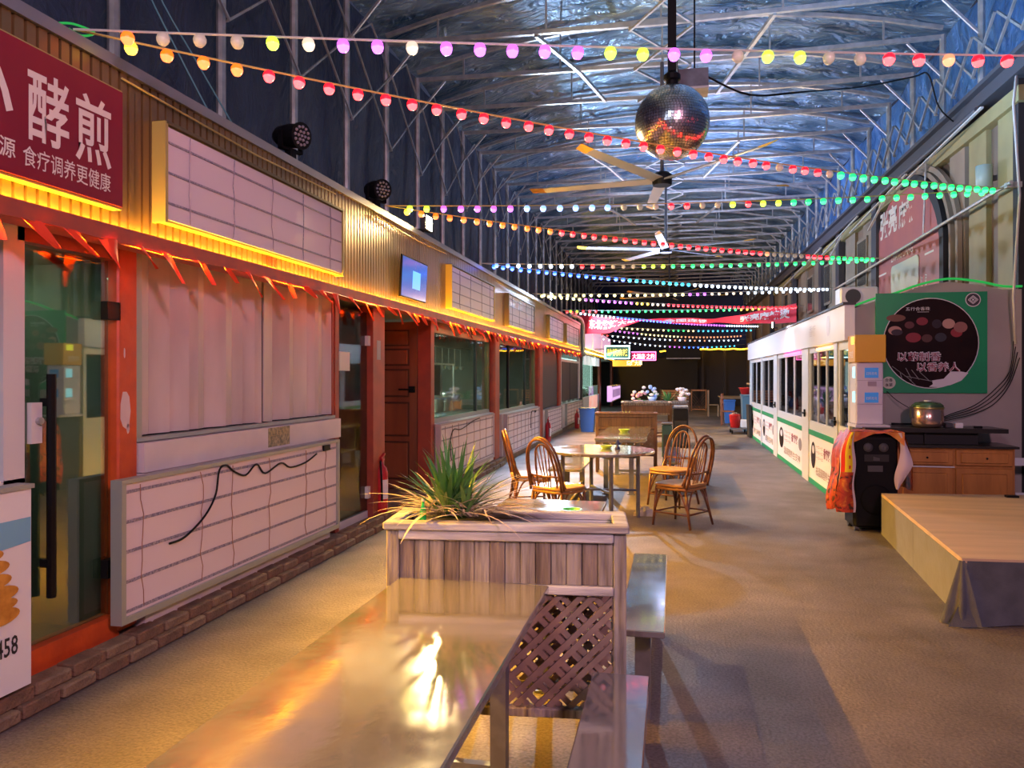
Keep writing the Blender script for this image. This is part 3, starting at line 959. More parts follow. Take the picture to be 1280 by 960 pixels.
def lightbox_panel(label, y0, y1, z0, z1, rows, cols, x1=-2.9, frame=M_alum, cable=None, seed=0, sockets=()):
    r = random.Random(seed)
    s = thing('counter_light_box', label, 'light box', (x1 - 0.1, (y0 + y1) / 2, z0))
    t = 0.035
    xb = x1 - 0.07
    MB().box(xb, x1, y0, y0 + t, z0, z1).build('frame_side', frame, s)
    MB().box(xb, x1, y1 - t, y1, z0, z1).build('frame_side', frame, s)
    MB().box(xb, x1, y0 + t, y1 - t, z0, z0 + t).build('frame_bottom', frame, s)
    MB().box(xb, x1, y0 + t, y1 - t, z1 - 0.022, z1).build('frame_top', frame, s)
    MB().box(xb, x1 - 0.02, y0 + t, y1 - t, z0 + t, z1 - 0.022).build('back_panel', M_pink_sign, s)
    X = x1 - 0.019
    for k in range(rows):
        z = z0 + 0.06 + (z1 - z0 - 0.13) * k / (rows - 1)
        st = MB()
        yy = y0 + t + 0.01
        while yy < y1 - t - 0.05:
            st.box(X, X + 0.004, yy, yy + 0.05, z - 0.009, z + 0.009)
            yy += 0.056
        st.build('tube_strip', M_ledstrip, s)
    for k in range(cols):
        y = y0 + (y1 - y0) * (k + 0.5 + r.uniform(-.15, .15)) / cols
        pts = [(X + 0.006, y + r.uniform(-.018, .018), z0 + 0.06 + (z1 - z0 - 0.10) * j / 8) for j in range(9)]
        MB().tube(pts, 0.003, 4).build('wire', M_wire, s)
    if cable:
        MB().tube([(X + 0.012, a, c) for a, c in cable], 0.007, 6).build('black_cable', M_black, s, True)
    for (a, c) in sockets:
        MB().box(X, X + 0.018, a, a + 0.12, c, c + 0.045).build('terminal_block', M_black, s)
    return s
def smoothpts(pts, n=5):
    out = []
    for i in range(len(pts) - 1):
        p0 = pts[max(i - 1, 0)]; p1 = pts[i]; p2 = pts[i + 1]; p3 = pts[min(i + 2, len(pts) - 1)]
        for j in range(n):
            t = j / n
            out.append(tuple(0.5 * ((2 * b) + (-a + c) * t + (2 * a - 5 * b + 4 * c - d) * t * t + (-a + 3 * b - 3 * c + d) * t ** 3) for a, b, c, d in zip(p0, p1, p2, p3)))
    out.append(pts[-1])
    return out
lightbox_panel('long unlit light box with a black cable looping over it, under the folding shutter', 3.62, 6.39, 0.20, 0.985, 5, 6,
               cable=smoothpts([(4.03, 0.56), (4.18, 0.57), (4.38, 0.66), (4.50, 0.78), (4.54, 0.93), (4.62, 0.955), (4.72, 0.90), (4.86, 0.86), (5.0, 0.92), (5.12, 0.84), (5.35, 0.89), (5.5, 0.84), (5.75, 0.85), (5.95, 0.90)]), seed=1, sockets=((6.08, 0.91),))
# door_2 narrow glass door
d2 = sroot('door_2', 'narrow glass door between red-brown posts beside the brown wooden door')
MB().box(-3.14, -3.04, 6.60, 6.68, 0.1, 2.27).build('door_post', M_redbrown, d2)
MB().box(-3.14, -3.0, 7.42, 7.74, 0.1, 2.27).build('door_post', M_redbrown, d2)
MB().box(-3.075, -3.068, 6.68, 7.42, 0.12, 2.2).build('glass_leaf', M_glassw, d2)
MB().box(-3.07, -3.05, 6.72, 6.95, 1.60, 1.78).build('paper_notice', M_cable, d2)
MB().box(-3.067, -3.03, 7.36, 7.42, 1.86, 1.96).build('hinge', M_alumw, d2)
MB().box(-3.067, -3.03, 7.36, 7.42, 0.3, 0.42).build('hinge', M_alumw, d2)
MB().box(-3.10, -3.06, 6.68, 7.42, 0.10, 0.17).build('threshold', M_alumw, d2)
MB().box(-3.0, -2.998, 7.52, 7.62, 1.72, 1.92).build('worn_sticker', mat('grey_sticker', (0.3, 0.28, 0.3), 0.5), d2)
# door_3: brown wooden panelled door standing in the opening
d3 = sroot('door_3', 'brown wooden panelled door in a deep opening')
MB().box(-4.12, -3.17, 9.30, 9.34, 0.12, 2.24).build('door_leaf', M_doorwood, d3)
for (z0, z1) in ((0.25, 0.70), (0.80, 1.20), (1.30, 1.62), (1.70, 1.88), (1.95, 2.12)):
    MB().box(-4.02, -3.27, 9.292, 9.299, z0 - 0.02, z1 + 0.02).build('panel_groove', mat('door_groove', (0.07, 0.025, 0.012), 0.6), d3)
    MB().bbox(-4.00, -3.29, 9.278, 9.291, z0, z1, 0.006).build('door_panel', M_doorwood, d3)
MB().box(-3.27, -3.19, 9.27, 9.298, 1.34, 1.42).box(-3.40, -3.20, 9.25, 9.27, 1.37, 1.39).build('door_handle', M_black, d3)
MB().box(-3.16, -2.985, 9.30, 9.44, 0.1, 2.27).build('door_jamb', M_redbrown, d3)
MB().box(-3.7, -3.10, 7.72, 7.76, 0.1, 2.27).build('door_jamb', M_redbrown, d3)

def extinguisher(label, x, y, z0=0.0, s=1.0):
    t = thing('fire_extinguisher', label, 'extinguisher', (x, y, z0))
    pr = [(0.0, 0.0), (0.065, 0.0), (0.07, 0.02), (0.07, 0.40), (0.055, 0.46), (0.025, 0.49), (0.02, 0.52), (0.0, 0.52)]
    MB().lathe([(r * s, z * s) for r, z in pr], (0, 0, 0), 16).build('cylinder', M_extred, t, True, True)
    MB().box(-0.02 * s, 0.02 * s, -0.02 * s, 0.02 * s, 0.52 * s, 0.56 * s).bar((0, -0.02 * s, 0.555 * s), (0, 0.09 * s, 0.60 * s), 0.02 * s).bar((0, -0.02 * s, 0.54 * s), (0, 0.08 * s, 0.54 * s), 0.015 * s).build('valve_handle', M_extred, t, local=True)
    MB().tube(smoothpts([(0, -0.02 * s, 0.53 * s), (0.03 * s, -0.09 * s, 0.50 * s), (0.04 * s, -0.09 * s, 0.3 * s), (0.04 * s, -0.08 * s, 0.12 * s)]), 0.010 * s, 6).build('hose', M_black, t, True, True)
    MB().sheet(lambda u, v: (0.071 * s * math.cos(-1.2 + 2 * u), 0.071 * s * math.sin(-1.2 + 2 * u), (0.14 + 0.2 * v) * s), 6, 1).build('paper_band', M_poster_w, t, local=True)
    return t
extinguisher('red fire extinguisher standing on the kerb beside the brown wooden door', -2.99, 7.62, 0.126, 1.0)

# window_2 with counter light box B
def shop_window(name, label, y0, y1, z0, z1, mull):
    w = sroot(name, label)
    for (a, c) in ((y0, y0 + 0.05), (y1 - 0.05, y1)):
        MB().box(-3.13, -3.05, a, c, z0, z1).build('window_frame', M_bronze, w)
    MB().box(-3.13, -3.05, y0, y1, z0 - 0.03, z0 + 0.03).build('window_sill', M_alum, w)
    MB().box(-3.13, -3.05, y0, y1, z1, 2.27).build('head_rail', M_bronze, w)
    ys_ = [y0] + mull + [y1]
    for a, c in zip(ys_[:-1], ys_[1:]):
        MB().box(-3.085, -3.08, a + 0.02, c - 0.02, z0 + 0.03, z1).build('pane', M_glassw, w)
    for a in mull:
        MB().box(-3.11, -3.06, a - 0.02, a + 0.02, z0, z1).build('mullion', M_blackm, w)
    MB().box(-3.13, -2.975, y0 + 0.02, y1 - 0.02, 0.105, z0 - 0.03).build('panel_below', M_white, w)
    return w
shop_window('window_2', 'stall window with kitchen things behind glass, past the brown door', 9.48, 12.75, 0.96, 2.12, [11.9])
shop_window('window_3', 'stall window in three panes beyond the first brown post', 13.4, 17.2, 0.90, 2.14, [14.4, 16.1])
hx = thing('serving_hatch', 'white framed serving hatch hanging inside the kitchen window', 'frame', (-3.2, 10.3, 1.3))
for (a, c, z0, z1) in ((9.95, 9.98, 1.25, 1.72), (11.05, 11.08, 1.25, 1.72), (10.45, 10.47, 1.25, 1.72)):
    MB().box(-3.21, -3.19, a, c, z0, z1).build('frame_upright', M_alumw, hx)
for z in (1.25, 1.72):
    MB().box(-3.21, -3.19, 9.95, 11.08, z - 0.012, z + 0.012).build('frame_rail', M_alumw, hx)
MB().box(-3.23, -3.22, 10.0, 10.45, 1.28, 1.70).build('dark_panel', M_blackm, hx)
kx = random.Random(12)
M_brushed = mat('brushed_kitchen_steel', (0.45, 0.44, 0.42), 0.3, 0.85)
for k in range(6):
    y = 9.8 + k * 0.48
    t = thing('stock_pot', 'dull steel pot on the counter inside the kitchen window', 'pot', (-3.55, y, 1.0), group='steel pots behind the kitchen window')
    h = kx.uniform(0.16, 0.3); r_ = kx.uniform(0.10, 0.16)
    MB().lathe([(0, 0), (r_, 0), (r_, h), (r_ * 1.06, h), (r_ * 1.06, h + 0.01), (r_ * 0.3, h + 0.04), (0, h + 0.06)], (0, 0, 0), 14).build('pot_body', M_brushed, t, True, True)
    MB().tube([(r_, -0.04, h * 0.8), (r_ + 0.04, 0, h * 0.8), (r_, 0.04, h * 0.8)], 0.008, 5).build('handle', M_brushed, t, True, True)
tag(MB().box(-3.75, -3.2, 9.6, 12.7, 0.94, 0.985).box(-3.72, -3.25, 9.6, 12.7, 0.1, 0.94).build('kitchen_counter', M_brushed), 'steel worktop inside the kitchen window', 'counter')
for k in range(7):
    t = thing('ladle', 'steel ladle hanging from the rail inside the kitchen window', 'ladle', (-3.35, 10.0 + k * 0.33, 1.98), group='ladles hanging in the kitchen window')
    MB().tube([(0, 0, 0), (0, 0, -0.28)], 0.006, 5).build('handle', M_brushed, t, local=True)
    MB().lathe([(0.0, -0.34), (0.035, -0.32), (0.045, -0.28), (0.04, -0.28), (0.0, -0.31)], (0.02, 0, 0), 10).build('bowl', M_brushed, t, local=True)
tag(MB().tube([(-3.35, 9.7, 1.985), (-3.35, 12.6, 1.985)], 0.01, 6).build('hanging_rail', M_brushed), 'thin steel rail for ladles inside the kitchen window', 'rail')
lamp('kitchen_fill_lamp', 'AREA', (-3.6, 11.0, 2.18), (0.85, 1.0, 0.85), 34, (0, 0, -1), 0.3, 1.5)  # unseen fill added to brighten the kitchen window interior
lamp('kitchen_fill_lamp', 'AREA', (-3.6, 15.3, 2.18), (0.85, 1.0, 0.9), 28, (0, 0, -1), 0.3, 1.5)  # unseen fill added behind the three-pane window to brighten it
lamp('stall_lamp', 'AREA', (-3.7, 3.3, 2.18), (0.8, 1.0, 0.75), 4, (0, 0, -1), 0.3, 0.6)
lightbox_panel('white gridded light box with a short cable, under the kitchen window', 9.44, 12.5, 0.20, 0.93, 5, 8, frame=mat('mauve_frame', (0.42, 0.36, 0.40), 0.5),
               cable=smoothpts([(9.95, 0.42), (9.9, 0.65), (10.05, 0.82), (10.4, 0.80), (10.8, 0.84), (11.1, 0.88), (11.5, 0.90)]), seed=2, sockets=((9.62, 0.38), ))
lightbox_panel('white gridded light box between the two brown posts', 13.5, 17.0, 0.10, 0.86, 6, 9, frame=mat('mauve_frame', (0.42, 0.36, 0.40), 0.5), seed=3,
               cable=smoothpts([(15.9, 0.45), (15.95, 0.78), (16.3, 0.8), (16.6, 0.8)]), sockets=((16.4, 0.76),))
tag(MB().bbox(-3.12, -2.96, 12.80, 13.15, 0, 2.27, 0.02).build('brown_post', M_redbrown), 'red-brown post between the two glazed stall windows', 'post')
tag(MB().bbox(-3.12, -2.96, 17.3, 17.75, 0, 2.27, 0.02).build('brown_post', M_redbrown), 'red-brown post beside the dark shut stall', 'post')
lightbox_panel('pale light box panel below the plain dark grey board', 18.1, 20.6, 0.10, 0.74, 6, 8, frame=M_alum, seed=4)
lightbox_panel('pale light box panel below the dark double shutter', 21.6, 25.6, 0.14, 0.76, 6, 6, frame=M_alum, seed=6)
t = thing('grey_board', 'plain dark grey board closing the stall beyond the second brown post', 'board', (XS, 19.2, 0.7))
MB().box(-3.11, -3.05, 17.8, 20.6, 0.76, 2.2).build('board_sheet', M_dgrey, t)
MB().box(-3.12, -3.0, 20.6, 21.0, 0.1, 2.25).build('side_pillar', M_redbrown, t)
t = thing('double_shutter', 'dark double shutter with a pink-white frame near the bright stall', 'shutter', (XS, 23.5, 0.8))
MB().box(-3.11, -3.06, 21.3, 23.3, 0.82, 1.96).build('shutter_leaf', M_dgrey, t)
MB().box(-3.11, -3.06, 23.4, 25.4, 0.82, 1.96).build('shutter_leaf', M_dgrey, t)
MB().box(-3.10, -3.02, 21.1, 25.6, 1.96, 2.03).box(-3.10, -3.02, 21.1, 21.25, 0.8, 2.2).box(-3.10, -3.02, 25.4, 25.7, 0.8, 2.2).build('outer_frame', M_white, t)
tag(MB().box(-3.15, -2.975, 17.9, 26.0, 0.105, 0.74).build('wall_below_shutters', M_white), 'pale wall below the shut far stalls', kind='structure')
extinguisher('small red extinguisher in front of the dark grey board', -2.86, 17.9, 0.0, 0.95)
extinguisher('red extinguisher at the foot of the pale drainpipe, next to the blue bin', -2.75, 22.6, 0.0, 0.95)
t = tag(MB().tube(smoothpts([(-3.05, 23.2, 3.42), (-2.95, 24.2, 3.44), (-2.9, 25.0, 3.36), (-2.88, 25.3, 3.1), (-2.88, 25.3, 2.2)]), 0.07, 10).build('drainpipe', M_alum, smooth=True), 'curved grey pipe at the end of the gold fascia', 'pipe')

# bright far stalls
bs = thing('lit_stall', 'brightly lit white stall front with glass cases, left side in the distance', 'stall', (-3.05, 29.5, 0))
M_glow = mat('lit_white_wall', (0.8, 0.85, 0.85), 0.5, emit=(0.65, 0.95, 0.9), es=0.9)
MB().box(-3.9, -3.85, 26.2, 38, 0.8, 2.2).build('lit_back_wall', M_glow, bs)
MB().box(-3.1, -3.0, 26.0, 26.3, 0, 2.4).build('end_post', M_dgrey, bs)
MB().box(-3.1, -3.0, 32.6, 33.2, 0, 2.4).build('middle_post', M_redbrown, bs)
MB().box(-3.1, -3.0, 39.5, 40.2, 0, 2.4).build('far_post', M_redbrown, bs)
MB().box(-3.1, -3.02, 26.3, 32.6, 0.1, 0.8).build('lower_front', M_whitep, bs)
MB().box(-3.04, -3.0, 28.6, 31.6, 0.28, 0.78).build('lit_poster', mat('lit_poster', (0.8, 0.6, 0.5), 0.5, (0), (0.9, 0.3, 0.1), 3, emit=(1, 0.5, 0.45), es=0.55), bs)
for (a, c) in ((26.3, 29.3), (29.5, 32.6)):
    MB().box(-3.05, -3.045, a, c, 0.8, 2.2).build('glass_pane', M_glassw, bs)
for k in range(5):
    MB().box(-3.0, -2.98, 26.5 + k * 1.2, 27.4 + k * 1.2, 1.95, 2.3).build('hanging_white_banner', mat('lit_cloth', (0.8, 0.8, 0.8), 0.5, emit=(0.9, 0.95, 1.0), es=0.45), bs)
for k in range(4):
    MB().lathe([(0, 0.85), (0.25, 0.86), (0.2, 1.05), (0, 1.15)], (-3.4, 27.3 + k * 1.3, 0), 10).build('white_basin', M_whitep, bs)
lamp('stall_lamp', 'AREA', (-3.4, 30, 2.15), (0.7, 1.0, 0.92), 80, (0.3, 0, -1), 0.5, 3)
ls = thing('lit_counter_panel', 'glowing pink-white counter panel beside the lit stall', 'light box', (-2.6, 32, 0.4))
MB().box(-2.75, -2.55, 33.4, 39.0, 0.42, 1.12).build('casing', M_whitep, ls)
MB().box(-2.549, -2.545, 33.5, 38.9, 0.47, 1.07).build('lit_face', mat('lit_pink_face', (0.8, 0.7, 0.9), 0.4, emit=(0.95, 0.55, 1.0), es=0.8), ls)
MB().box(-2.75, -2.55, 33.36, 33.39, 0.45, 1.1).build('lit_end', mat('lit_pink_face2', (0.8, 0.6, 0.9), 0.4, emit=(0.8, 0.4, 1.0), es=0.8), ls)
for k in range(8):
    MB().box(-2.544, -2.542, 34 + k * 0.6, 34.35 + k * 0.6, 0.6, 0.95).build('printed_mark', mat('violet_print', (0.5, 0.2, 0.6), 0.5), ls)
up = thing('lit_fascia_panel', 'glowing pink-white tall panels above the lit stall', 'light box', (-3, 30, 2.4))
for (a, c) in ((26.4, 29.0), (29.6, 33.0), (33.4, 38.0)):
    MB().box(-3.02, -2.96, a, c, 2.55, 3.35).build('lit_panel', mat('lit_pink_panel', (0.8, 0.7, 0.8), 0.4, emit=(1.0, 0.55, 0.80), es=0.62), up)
MB().box(-3.06, -2.97, 25.8, 40, 2.3, 2.42).build('gold_rail', M_fascia, up)
MB().box(-2.96, -2.945, 25.8, 40, 2.40, 2.42).build('amber_strip', emis('amber_led', (1.0, 0.50, 0.03), 26), up)
tag(MB().box(-4.2, -3.05, 25.8, 42, 2.28, 3.3).build('wall_far_stalls', M_dgrey), 'upper part of the far left stalls', kind='structure')

# neon signs hanging over the far left
ns = thing('neon_sign', 'hanging sign with a glowing white-cyan frame and yellow characters', 'sign', (-2.07, 30, 2.2))
MB().box(-2.55, -1.6, 30.0, 30.08, 2.22, 2.72).build('board', mat('dark_green_board', (0.02, 0.10, 0.08), 0.5), ns)
fr = MB()
for (x0, x1, z0, z1) in ((-2.56, -1.59, 2.69, 2.73), (-2.56, -1.59, 2.21, 2.25), (-2.56, -2.52, 2.21, 2.73), (-1.63, -1.59, 2.21, 2.73)):
    fr.box(x0, x1, 29.96, 30.0, z0, z1)
fr.build('neon_frame', emis('white_cyan_neon', (0.6, 0.95, 1.0), 6), ns)
text('lettering', '砂锅麻辣', emis('yellow_neon', (1.0, 0.75, 0.1), 2.2), ns, (-2.47, 29.99, 2.32), 'front', 0.28, 0.8, 0.01)
MB().tube([(-3.0, 30.04, 2.6), (-2.55, 30.04, 2.6)], 0.02, 6).build('bracket', M_dgrey, ns)
ns2 = thing('neon_sign', 'lower yellow and orange hanging neon sign with red-edged characters', 'sign', (-1.8, 31, 1.9))
MB().box(-2.3, -1.2, 30.5, 30.56, 1.93, 2.17).build('board', mat('orange_board', (0.5, 0.2, 0.02), 0.5, emit=(1, 0.4, 0.02), es=0.8), ns2)
text('lettering', '烧烤大串', emis('orange_neon', (1.0, 0.72, 0.3), 3.5), ns2, (-1.75, 30.49, 1.96), 'front', 0.2, 0.6, 0.015)
ns3 = thing('neon_sign', 'pink and red neon sign reaching furthest into the aisle', 'sign', (-1.1, 31, 2.2))
MB().box(-1.58, -0.62, 30.9, 30.96, 2.16, 2.52).build('board', mat('dark_magenta_board', (0.2, 0.01, 0.06), 0.5, emit=(0.8, 0.02, 0.15), es=0.5), ns3)
fr = MB()
for (x0, x1, z0, z1) in ((-1.58, -0.62, 2.49, 2.52), (-1.58, -0.62, 2.16, 2.19), (-0.65, -0.62, 2.16, 2.52)):
    fr.box(x0, x1, 30.86, 30.9, z0, z1)
fr.build('neon_frame', emis('pink_neon', (1.0, 0.12, 0.45), 6), ns3)
text('lettering', '大酒店·之约', emis('hot_neon', (1.0, 0.55, 0.65), 4), ns3, (-1.54, 30.89, 2.22), 'front', 0.22, 0.86, 0.01)

# blue bin by the far stall
def wheelie(label, x, y, w, d, h, m, name='waste_bin'):
    t = thing(name, label, 'bin', (x, y, 0))
    b = MB().add([(-w / 2 * .8, -d / 2 * .8, 0), (w / 2 * .8, -d / 2 * .8, 0), (w / 2 * .8, d / 2 * .8, 0), (-w / 2 * .8, d / 2 * .8, 0),
                  (-w / 2, -d / 2, h), (w / 2, -d / 2, h), (w / 2, d / 2, h), (-w / 2, d / 2, h)],
                 [(0, 3, 2, 1), (4, 5, 6, 7), (0, 1, 5, 4), (1, 2, 6, 5), (2, 3, 7, 6), (3, 0, 4, 7)])
    b.build('bin_body', m, t, local=True)
    MB().bbox(-w / 2 - .02, w / 2 + .02, -d / 2 - .02, d / 2 + .02, h + 0.002, h + .05, .01).build('bin_rim', m, t, local=True)
    return t
wheelie('blue plastic bin beside the lit stall on the left', -2.3, 21.4, 0.42, 0.42, 0.62, M_bluebin)

# ================================================================ PENNANTS UNDER THE FASCIA
pn = thing('pennant_string', 'string of small red pennants blown about under the gold fascia', 'pennants', (-2.766, 8, 2.24))
MB().tube([(-2.766, 1.5, 2.24)] + [(-2.766, 1.5 + 0.75 * k, 2.24 - (0.02 if k % 2 else 0)) for k in range(1, 31)], 0.003, 4).build('cord', M_trimred, pn)
rp = random.Random(21)
flagm = []
for k in range(10):
    w = rp.uniform(0.08, 0.12); L = rp.uniform(0.09, 0.17); sk = rp.uniform(0.05, 0.17); cx = rp.uniform(0.0, 0.07)
    def ff(u, v, w=w, L=L, sk=sk, cx=cx, k=k):
        ww = w * (1 - 0.8 * v)
        return (cx * v + 0.012 * math.sin(4 * u + 2 * v + k), sk * v + ww * (u - 0.5), -L * v)
    bq = MB().sheet(ff, 3, 5)
    flagm.append((bq.mesh('pennant', M_flag, True), bq.mesh('pennant', M_flag2, True)))
y = 2.05
k = 0
while y < 23.8:
    d = 1 if (y > 10 and rp.random() < 0.65) else 0
    link_copy(flagm[k % 10][d], 'pennant', (0.004, y - 8, 0.0), pn, (0, 0, rp.uniform(-.3, .3)), (1, 1, rp.uniform(.85, 1.2)))
    y += rp.uniform(0.20, 0.32) if y < 9.5 else rp.uniform(0.12, 0.24)
    k += 1

# ================================================================ KIOSK ON THE RIGHT
XK = 1.98
kk = thing('kiosk', 'long white kiosk with sliding windows and green stripes on the right', 'kiosk', (XK, 15, 0))
MB().box(3.7, 3.74, 9.4, 20.7, 0, 2.3).box(XK + 0.05, 3.7, 20.64, 20.68, 0, 2.35).build('rear_walls', mat('grey_kiosk_wall', (0.30, 0.30, 0.33), 0.6), kk)
MB().box(XK + 0.07, 3.72, 9.42, 20.64, 2.3, 2.34).build('roof_board', M_dgrey, kk)
MB().box(XK - 0.06, XK + 0.05, 9.32, 20.7, 1.96, 2.36).build('fascia_board', M_whitep, kk)
MB().box(XK - 0.08, XK + 0.06, 9.30, 20.72, 2.36, 2.39).build('fascia_cap', M_dgrey, kk)
disc(MB(), (XK - 0.062, 10.25, 2.18), 0.11, 0.13, 'right', 0.001).build('pale_emblem', mat('pale_emblem', (0.62, 0.58, 0.64), 0.4), kk)
text('lettering', '香疗', mat('pale_emblem', (0.62, 0.58, 0.64), 0.4), kk, (XK - 0.061, 11.6, 2.1), 'right', 0.16, 0.5)
MB().box(XK + 0.1, XK + 1.4, 9.6, 20.4, 0.85, 0.9).build('inner_shelf', M_alumw, kk)
posts = [(9.94, 10.12), (11.95, 12.5), (15.4, 15.9), (18.0, 18.12), (20.5, 20.66)]
for a, c in posts:
    MB().box(XK - 0.02, XK + 0.06, a, c, 0.0, 1.96).build('door_upright' if c - a > 0.3 else 'corner_post', M_alumw, kk)
bays = [(10.12, 11.95, 3), (12.5, 15.4, 3), (15.9, 18.0, 2), (18.12, 20.5, 2)]
for bi, (a, c, nn) in enumerate(bays):
    MB().box(XK, XK + 0.05, a, c, 0.05, 0.70).build('lower_board', M_whitep, kk)
    MB().box(XK - 0.012, XK + 0.05, a, c, 0.70, 0.775).build('green_stripe', M_green, kk)
    MB().box(XK - 0.012, XK + 0.05, a, c, 0.0, 0.07).build('green_stripe', M_green, kk)
    MB().box(XK, XK + 0.05, a, c, 0.775, 0.90).build('sill', M_alumw, kk)
    MB().box(XK, XK + 0.05, a, c, 1.88, 1.96).build('head', M_alumw, kk)
    for j in range(nn + 1):
        yy = a + (c - a) * j / nn
        wj = 0.05 if j in (0, nn) else 0.022
        MB().box(XK + 0.005, XK + 0.030, yy - wj, yy + wj, 0.9, 1.88).build('sash_bar', M_alumw, kk)
    for j in range(nn):
        y0 = a + (c - a) * j / nn + 0.03; y1 = a + (c - a) * (j + 1) / nn - 0.03
        MB().box(XK + 0.02, XK + 0.025, y0, y1, 0.9, 1.88).build('pane', M_glassk, kk)
    # printed artwork on the lower boards
    cy = c - (c - a) * 0.17
    disc(MB(), (XK, cy, 0.42), (c - a) * 0.10, 0.19, 'right', 0.002, 24).build('round_print', M_dark, kk)
    disc(MB(), (XK, cy, 0.50), (c - a) * 0.05, 0.06, 'right', 0.003, 16).build('pale_print_mark', M_poster_w, kk)
    disc(MB(), (XK, a + (c - a) * 0.10, 0.47), (c - a) * 0.055, 0.10, 'right', 0.002, 24).build('round_print', mat('grey_print', (0.25, 0.22, 0.24), 0.5), kk)
    text('lettering', '香疗馆', M_maroon, kk, (XK, c - (c - a) * 0.58, 0.44), 'right', 0.15, (c - a) * 0.24, 0.03)
    for q in range(3):
        text('lettering', '一二一二', M_maroon, kk, (XK, c - (c - a) * 0.30, 0.40 + q * 0.075), 'right', 0.03, (c - a) * 0.26, 0.03)
    text('lettering', '祛湿调理养生安神香囊'[bi:bi + 7], mat('brown_print', (0.22, 0.10, 0.06), 0.5), kk, (XK, c - (c - a) * 0.28, 0.16), 'right', 0.13, (c - a) * 0.62, 0.0)
for yy in (10.02, 12.2, 15.6):
    MB().box(XK - 0.06, XK - 0.03, yy - 0.10, yy + 0.04, 0.98, 1.01).box(XK - 0.04, XK - 0.02, yy - 0.02, yy + 0.04, 0.94, 1.05).build('lever_handle', M_black, kk)
# near door leaf
MB().box(XK, XK + 0.05, 9.36, 9.42, 0.0, 1.96).box(XK, XK + 0.05, 9.86, 9.94, 0.0, 1.96).box(XK, XK + 0.05, 9.42, 9.86, 0.0, 0.95).box(XK, XK + 0.05, 9.42, 9.86, 1.86, 1.96).build('end_door', mat('cream_door', (0.70, 0.66, 0.56), 0.4), kk)
MB().box(XK + 0.02, XK + 0.025, 9.42, 9.86, 0.95, 1.86).build('pane', M_glassk, kk)
MB().box(XK - 0.02, XK - 0.005, 10.3, 11.3, 1.90, 1.93).build('lit_strip', emis('orange_sign_glow', (1.0, 0.35, 0.08), 7), kk)
MB().box(XK - 0.02, XK - 0.005, 12.7, 14.4, 1.90, 1.93).build('lit_strip', emis('magenta_sign_glow', (1.0, 0.05, 0.35), 7), kk)
kfr = random.Random(4)
for k in range(26):
    y = 9.9 + k * 0.4
    h_ = kfr.uniform(.1, .35)
    t = tag(MB().lathe([(0, 0), (0.06, 0), (0.07, h_ * .6), (0.03, h_ * .8), (0.03, h_), (0, h_)], (XK + 0.3 + kfr.uniform(0, .3), y, 0.902), 8).build('jar', [M_copper, M_poster_w, M_redp, M_bluebin][k % 4], smooth=True),
            'small jar on the shelf inside the white kiosk', 'jar', 'jars on the shelf inside the kiosk')
lamp('kiosk_fill_lamp', 'AREA', (2.6, 13.5, 2.25), (1.0, 0.9, 0.95), 90, (-0.2, 0, -1), 0.3, 3)  # unseen fill added inside to lighten the kiosk panes

# ---- poster wall (near end wall of the right stalls)
YW = 9.35
pw = sroot('wall_near_right', 'pale end wall carrying the green poster')
poly = [(2.03, 0), (3.74, 0), (3.74, 2.5), (3.55, 2.50), (3.30, 2.56), (3.0, 2.60), (2.7, 2.545), (2.45, 2.45), (2.25, 2.40), (2.03, 2.32)]
MB().prism([(x, YW, z) for x, z in poly], (0, 0.06, 0)).build('rendered_wall', M_beige, pw)
cord = thing('green_rope_light', 'green light cord running along the curved top of the poster wall', 'rope light', (2.9, YW, 2.4))
MB().tube([(x, YW - 0.01, z + 0.02) for x, z in smoothpts([(2.03, 2.33), (2.25, 2.41), (2.45, 2.46), (2.7, 2.55), (3.0, 2.61), (3.3, 2.575), (3.55, 2.515), (3.74, 2.51)], 4)], 0.014, 6).build('cord', mat('green_cord', (0.02, 0.25, 0.06), 0.5, emit=(0.02, 0.6, 0.1), es=0.45), cord, True)
po = thing('poster', 'square green poster with a round dark picture of beads and white-edged characters', 'poster', (2.8, YW, 1.35))
MB().box(2.25, 3.39, YW - 0.03, YW - 0.002, 1.36, 2.48).build('green_sheet', M_green, po)
Yp = YW - 0.031
b = MB(); disc(b, (2.815, Yp, 1.915), 0.492, 0.505, 'front', 0.001, 48); b.build('white_rim', M_poster_w, po)
b = MB(); disc(b, (2.815, Yp, 1.915), 0.483, 0.496, 'front', 0.002, 48); b.build('dark_picture', M_dark, po)
for (x, z, rx, rz, m) in ((2.45, 2.06, 0.07, 0.05, (0.45, 0.22, 0.18)), (2.47, 2.04, 0.06, 0.035, (0.02, 0.01, 0.015)), (2.60, 2.12, .05, .04, (.10, .02, .02)), (2.73, 2.16, 0.06, 0.045, (0.22, 0.02, 0.03)), (2.64, 1.98, 0.08, 0.055, (0.24, 0.02, 0.03)), (2.78, 1.97, 0.055, 0.045, (0.08, 0.03, 0.025)),
                          (2.92, 1.98, 0.06, 0.05, (0.03, 0.03, 0.04)), (3.0, 2.13, 0.065, 0.055, (0.50, 0.28, 0.24)), (3.12, 2.09, 0.07, 0.06, (0.30, 0.12, 0.11)), (3.08, 2.03, 0.06, 0.05, (0.28, 0.03, 0.04)), (2.88, 2.13, .05, .05, (.02, .01, .015)), (2.46, 2.2, 0.10, 0.04, (.16, .06, .03))):
    b = MB(); disc(b, (x, Yp, z), rx, rz, 'front', 0.003 + 0.0004 * (x % 0.3), 18)
    b.build('printed_bead', mat('bead_%.2f_%.2f' % (x, z), m, 0.3), po)
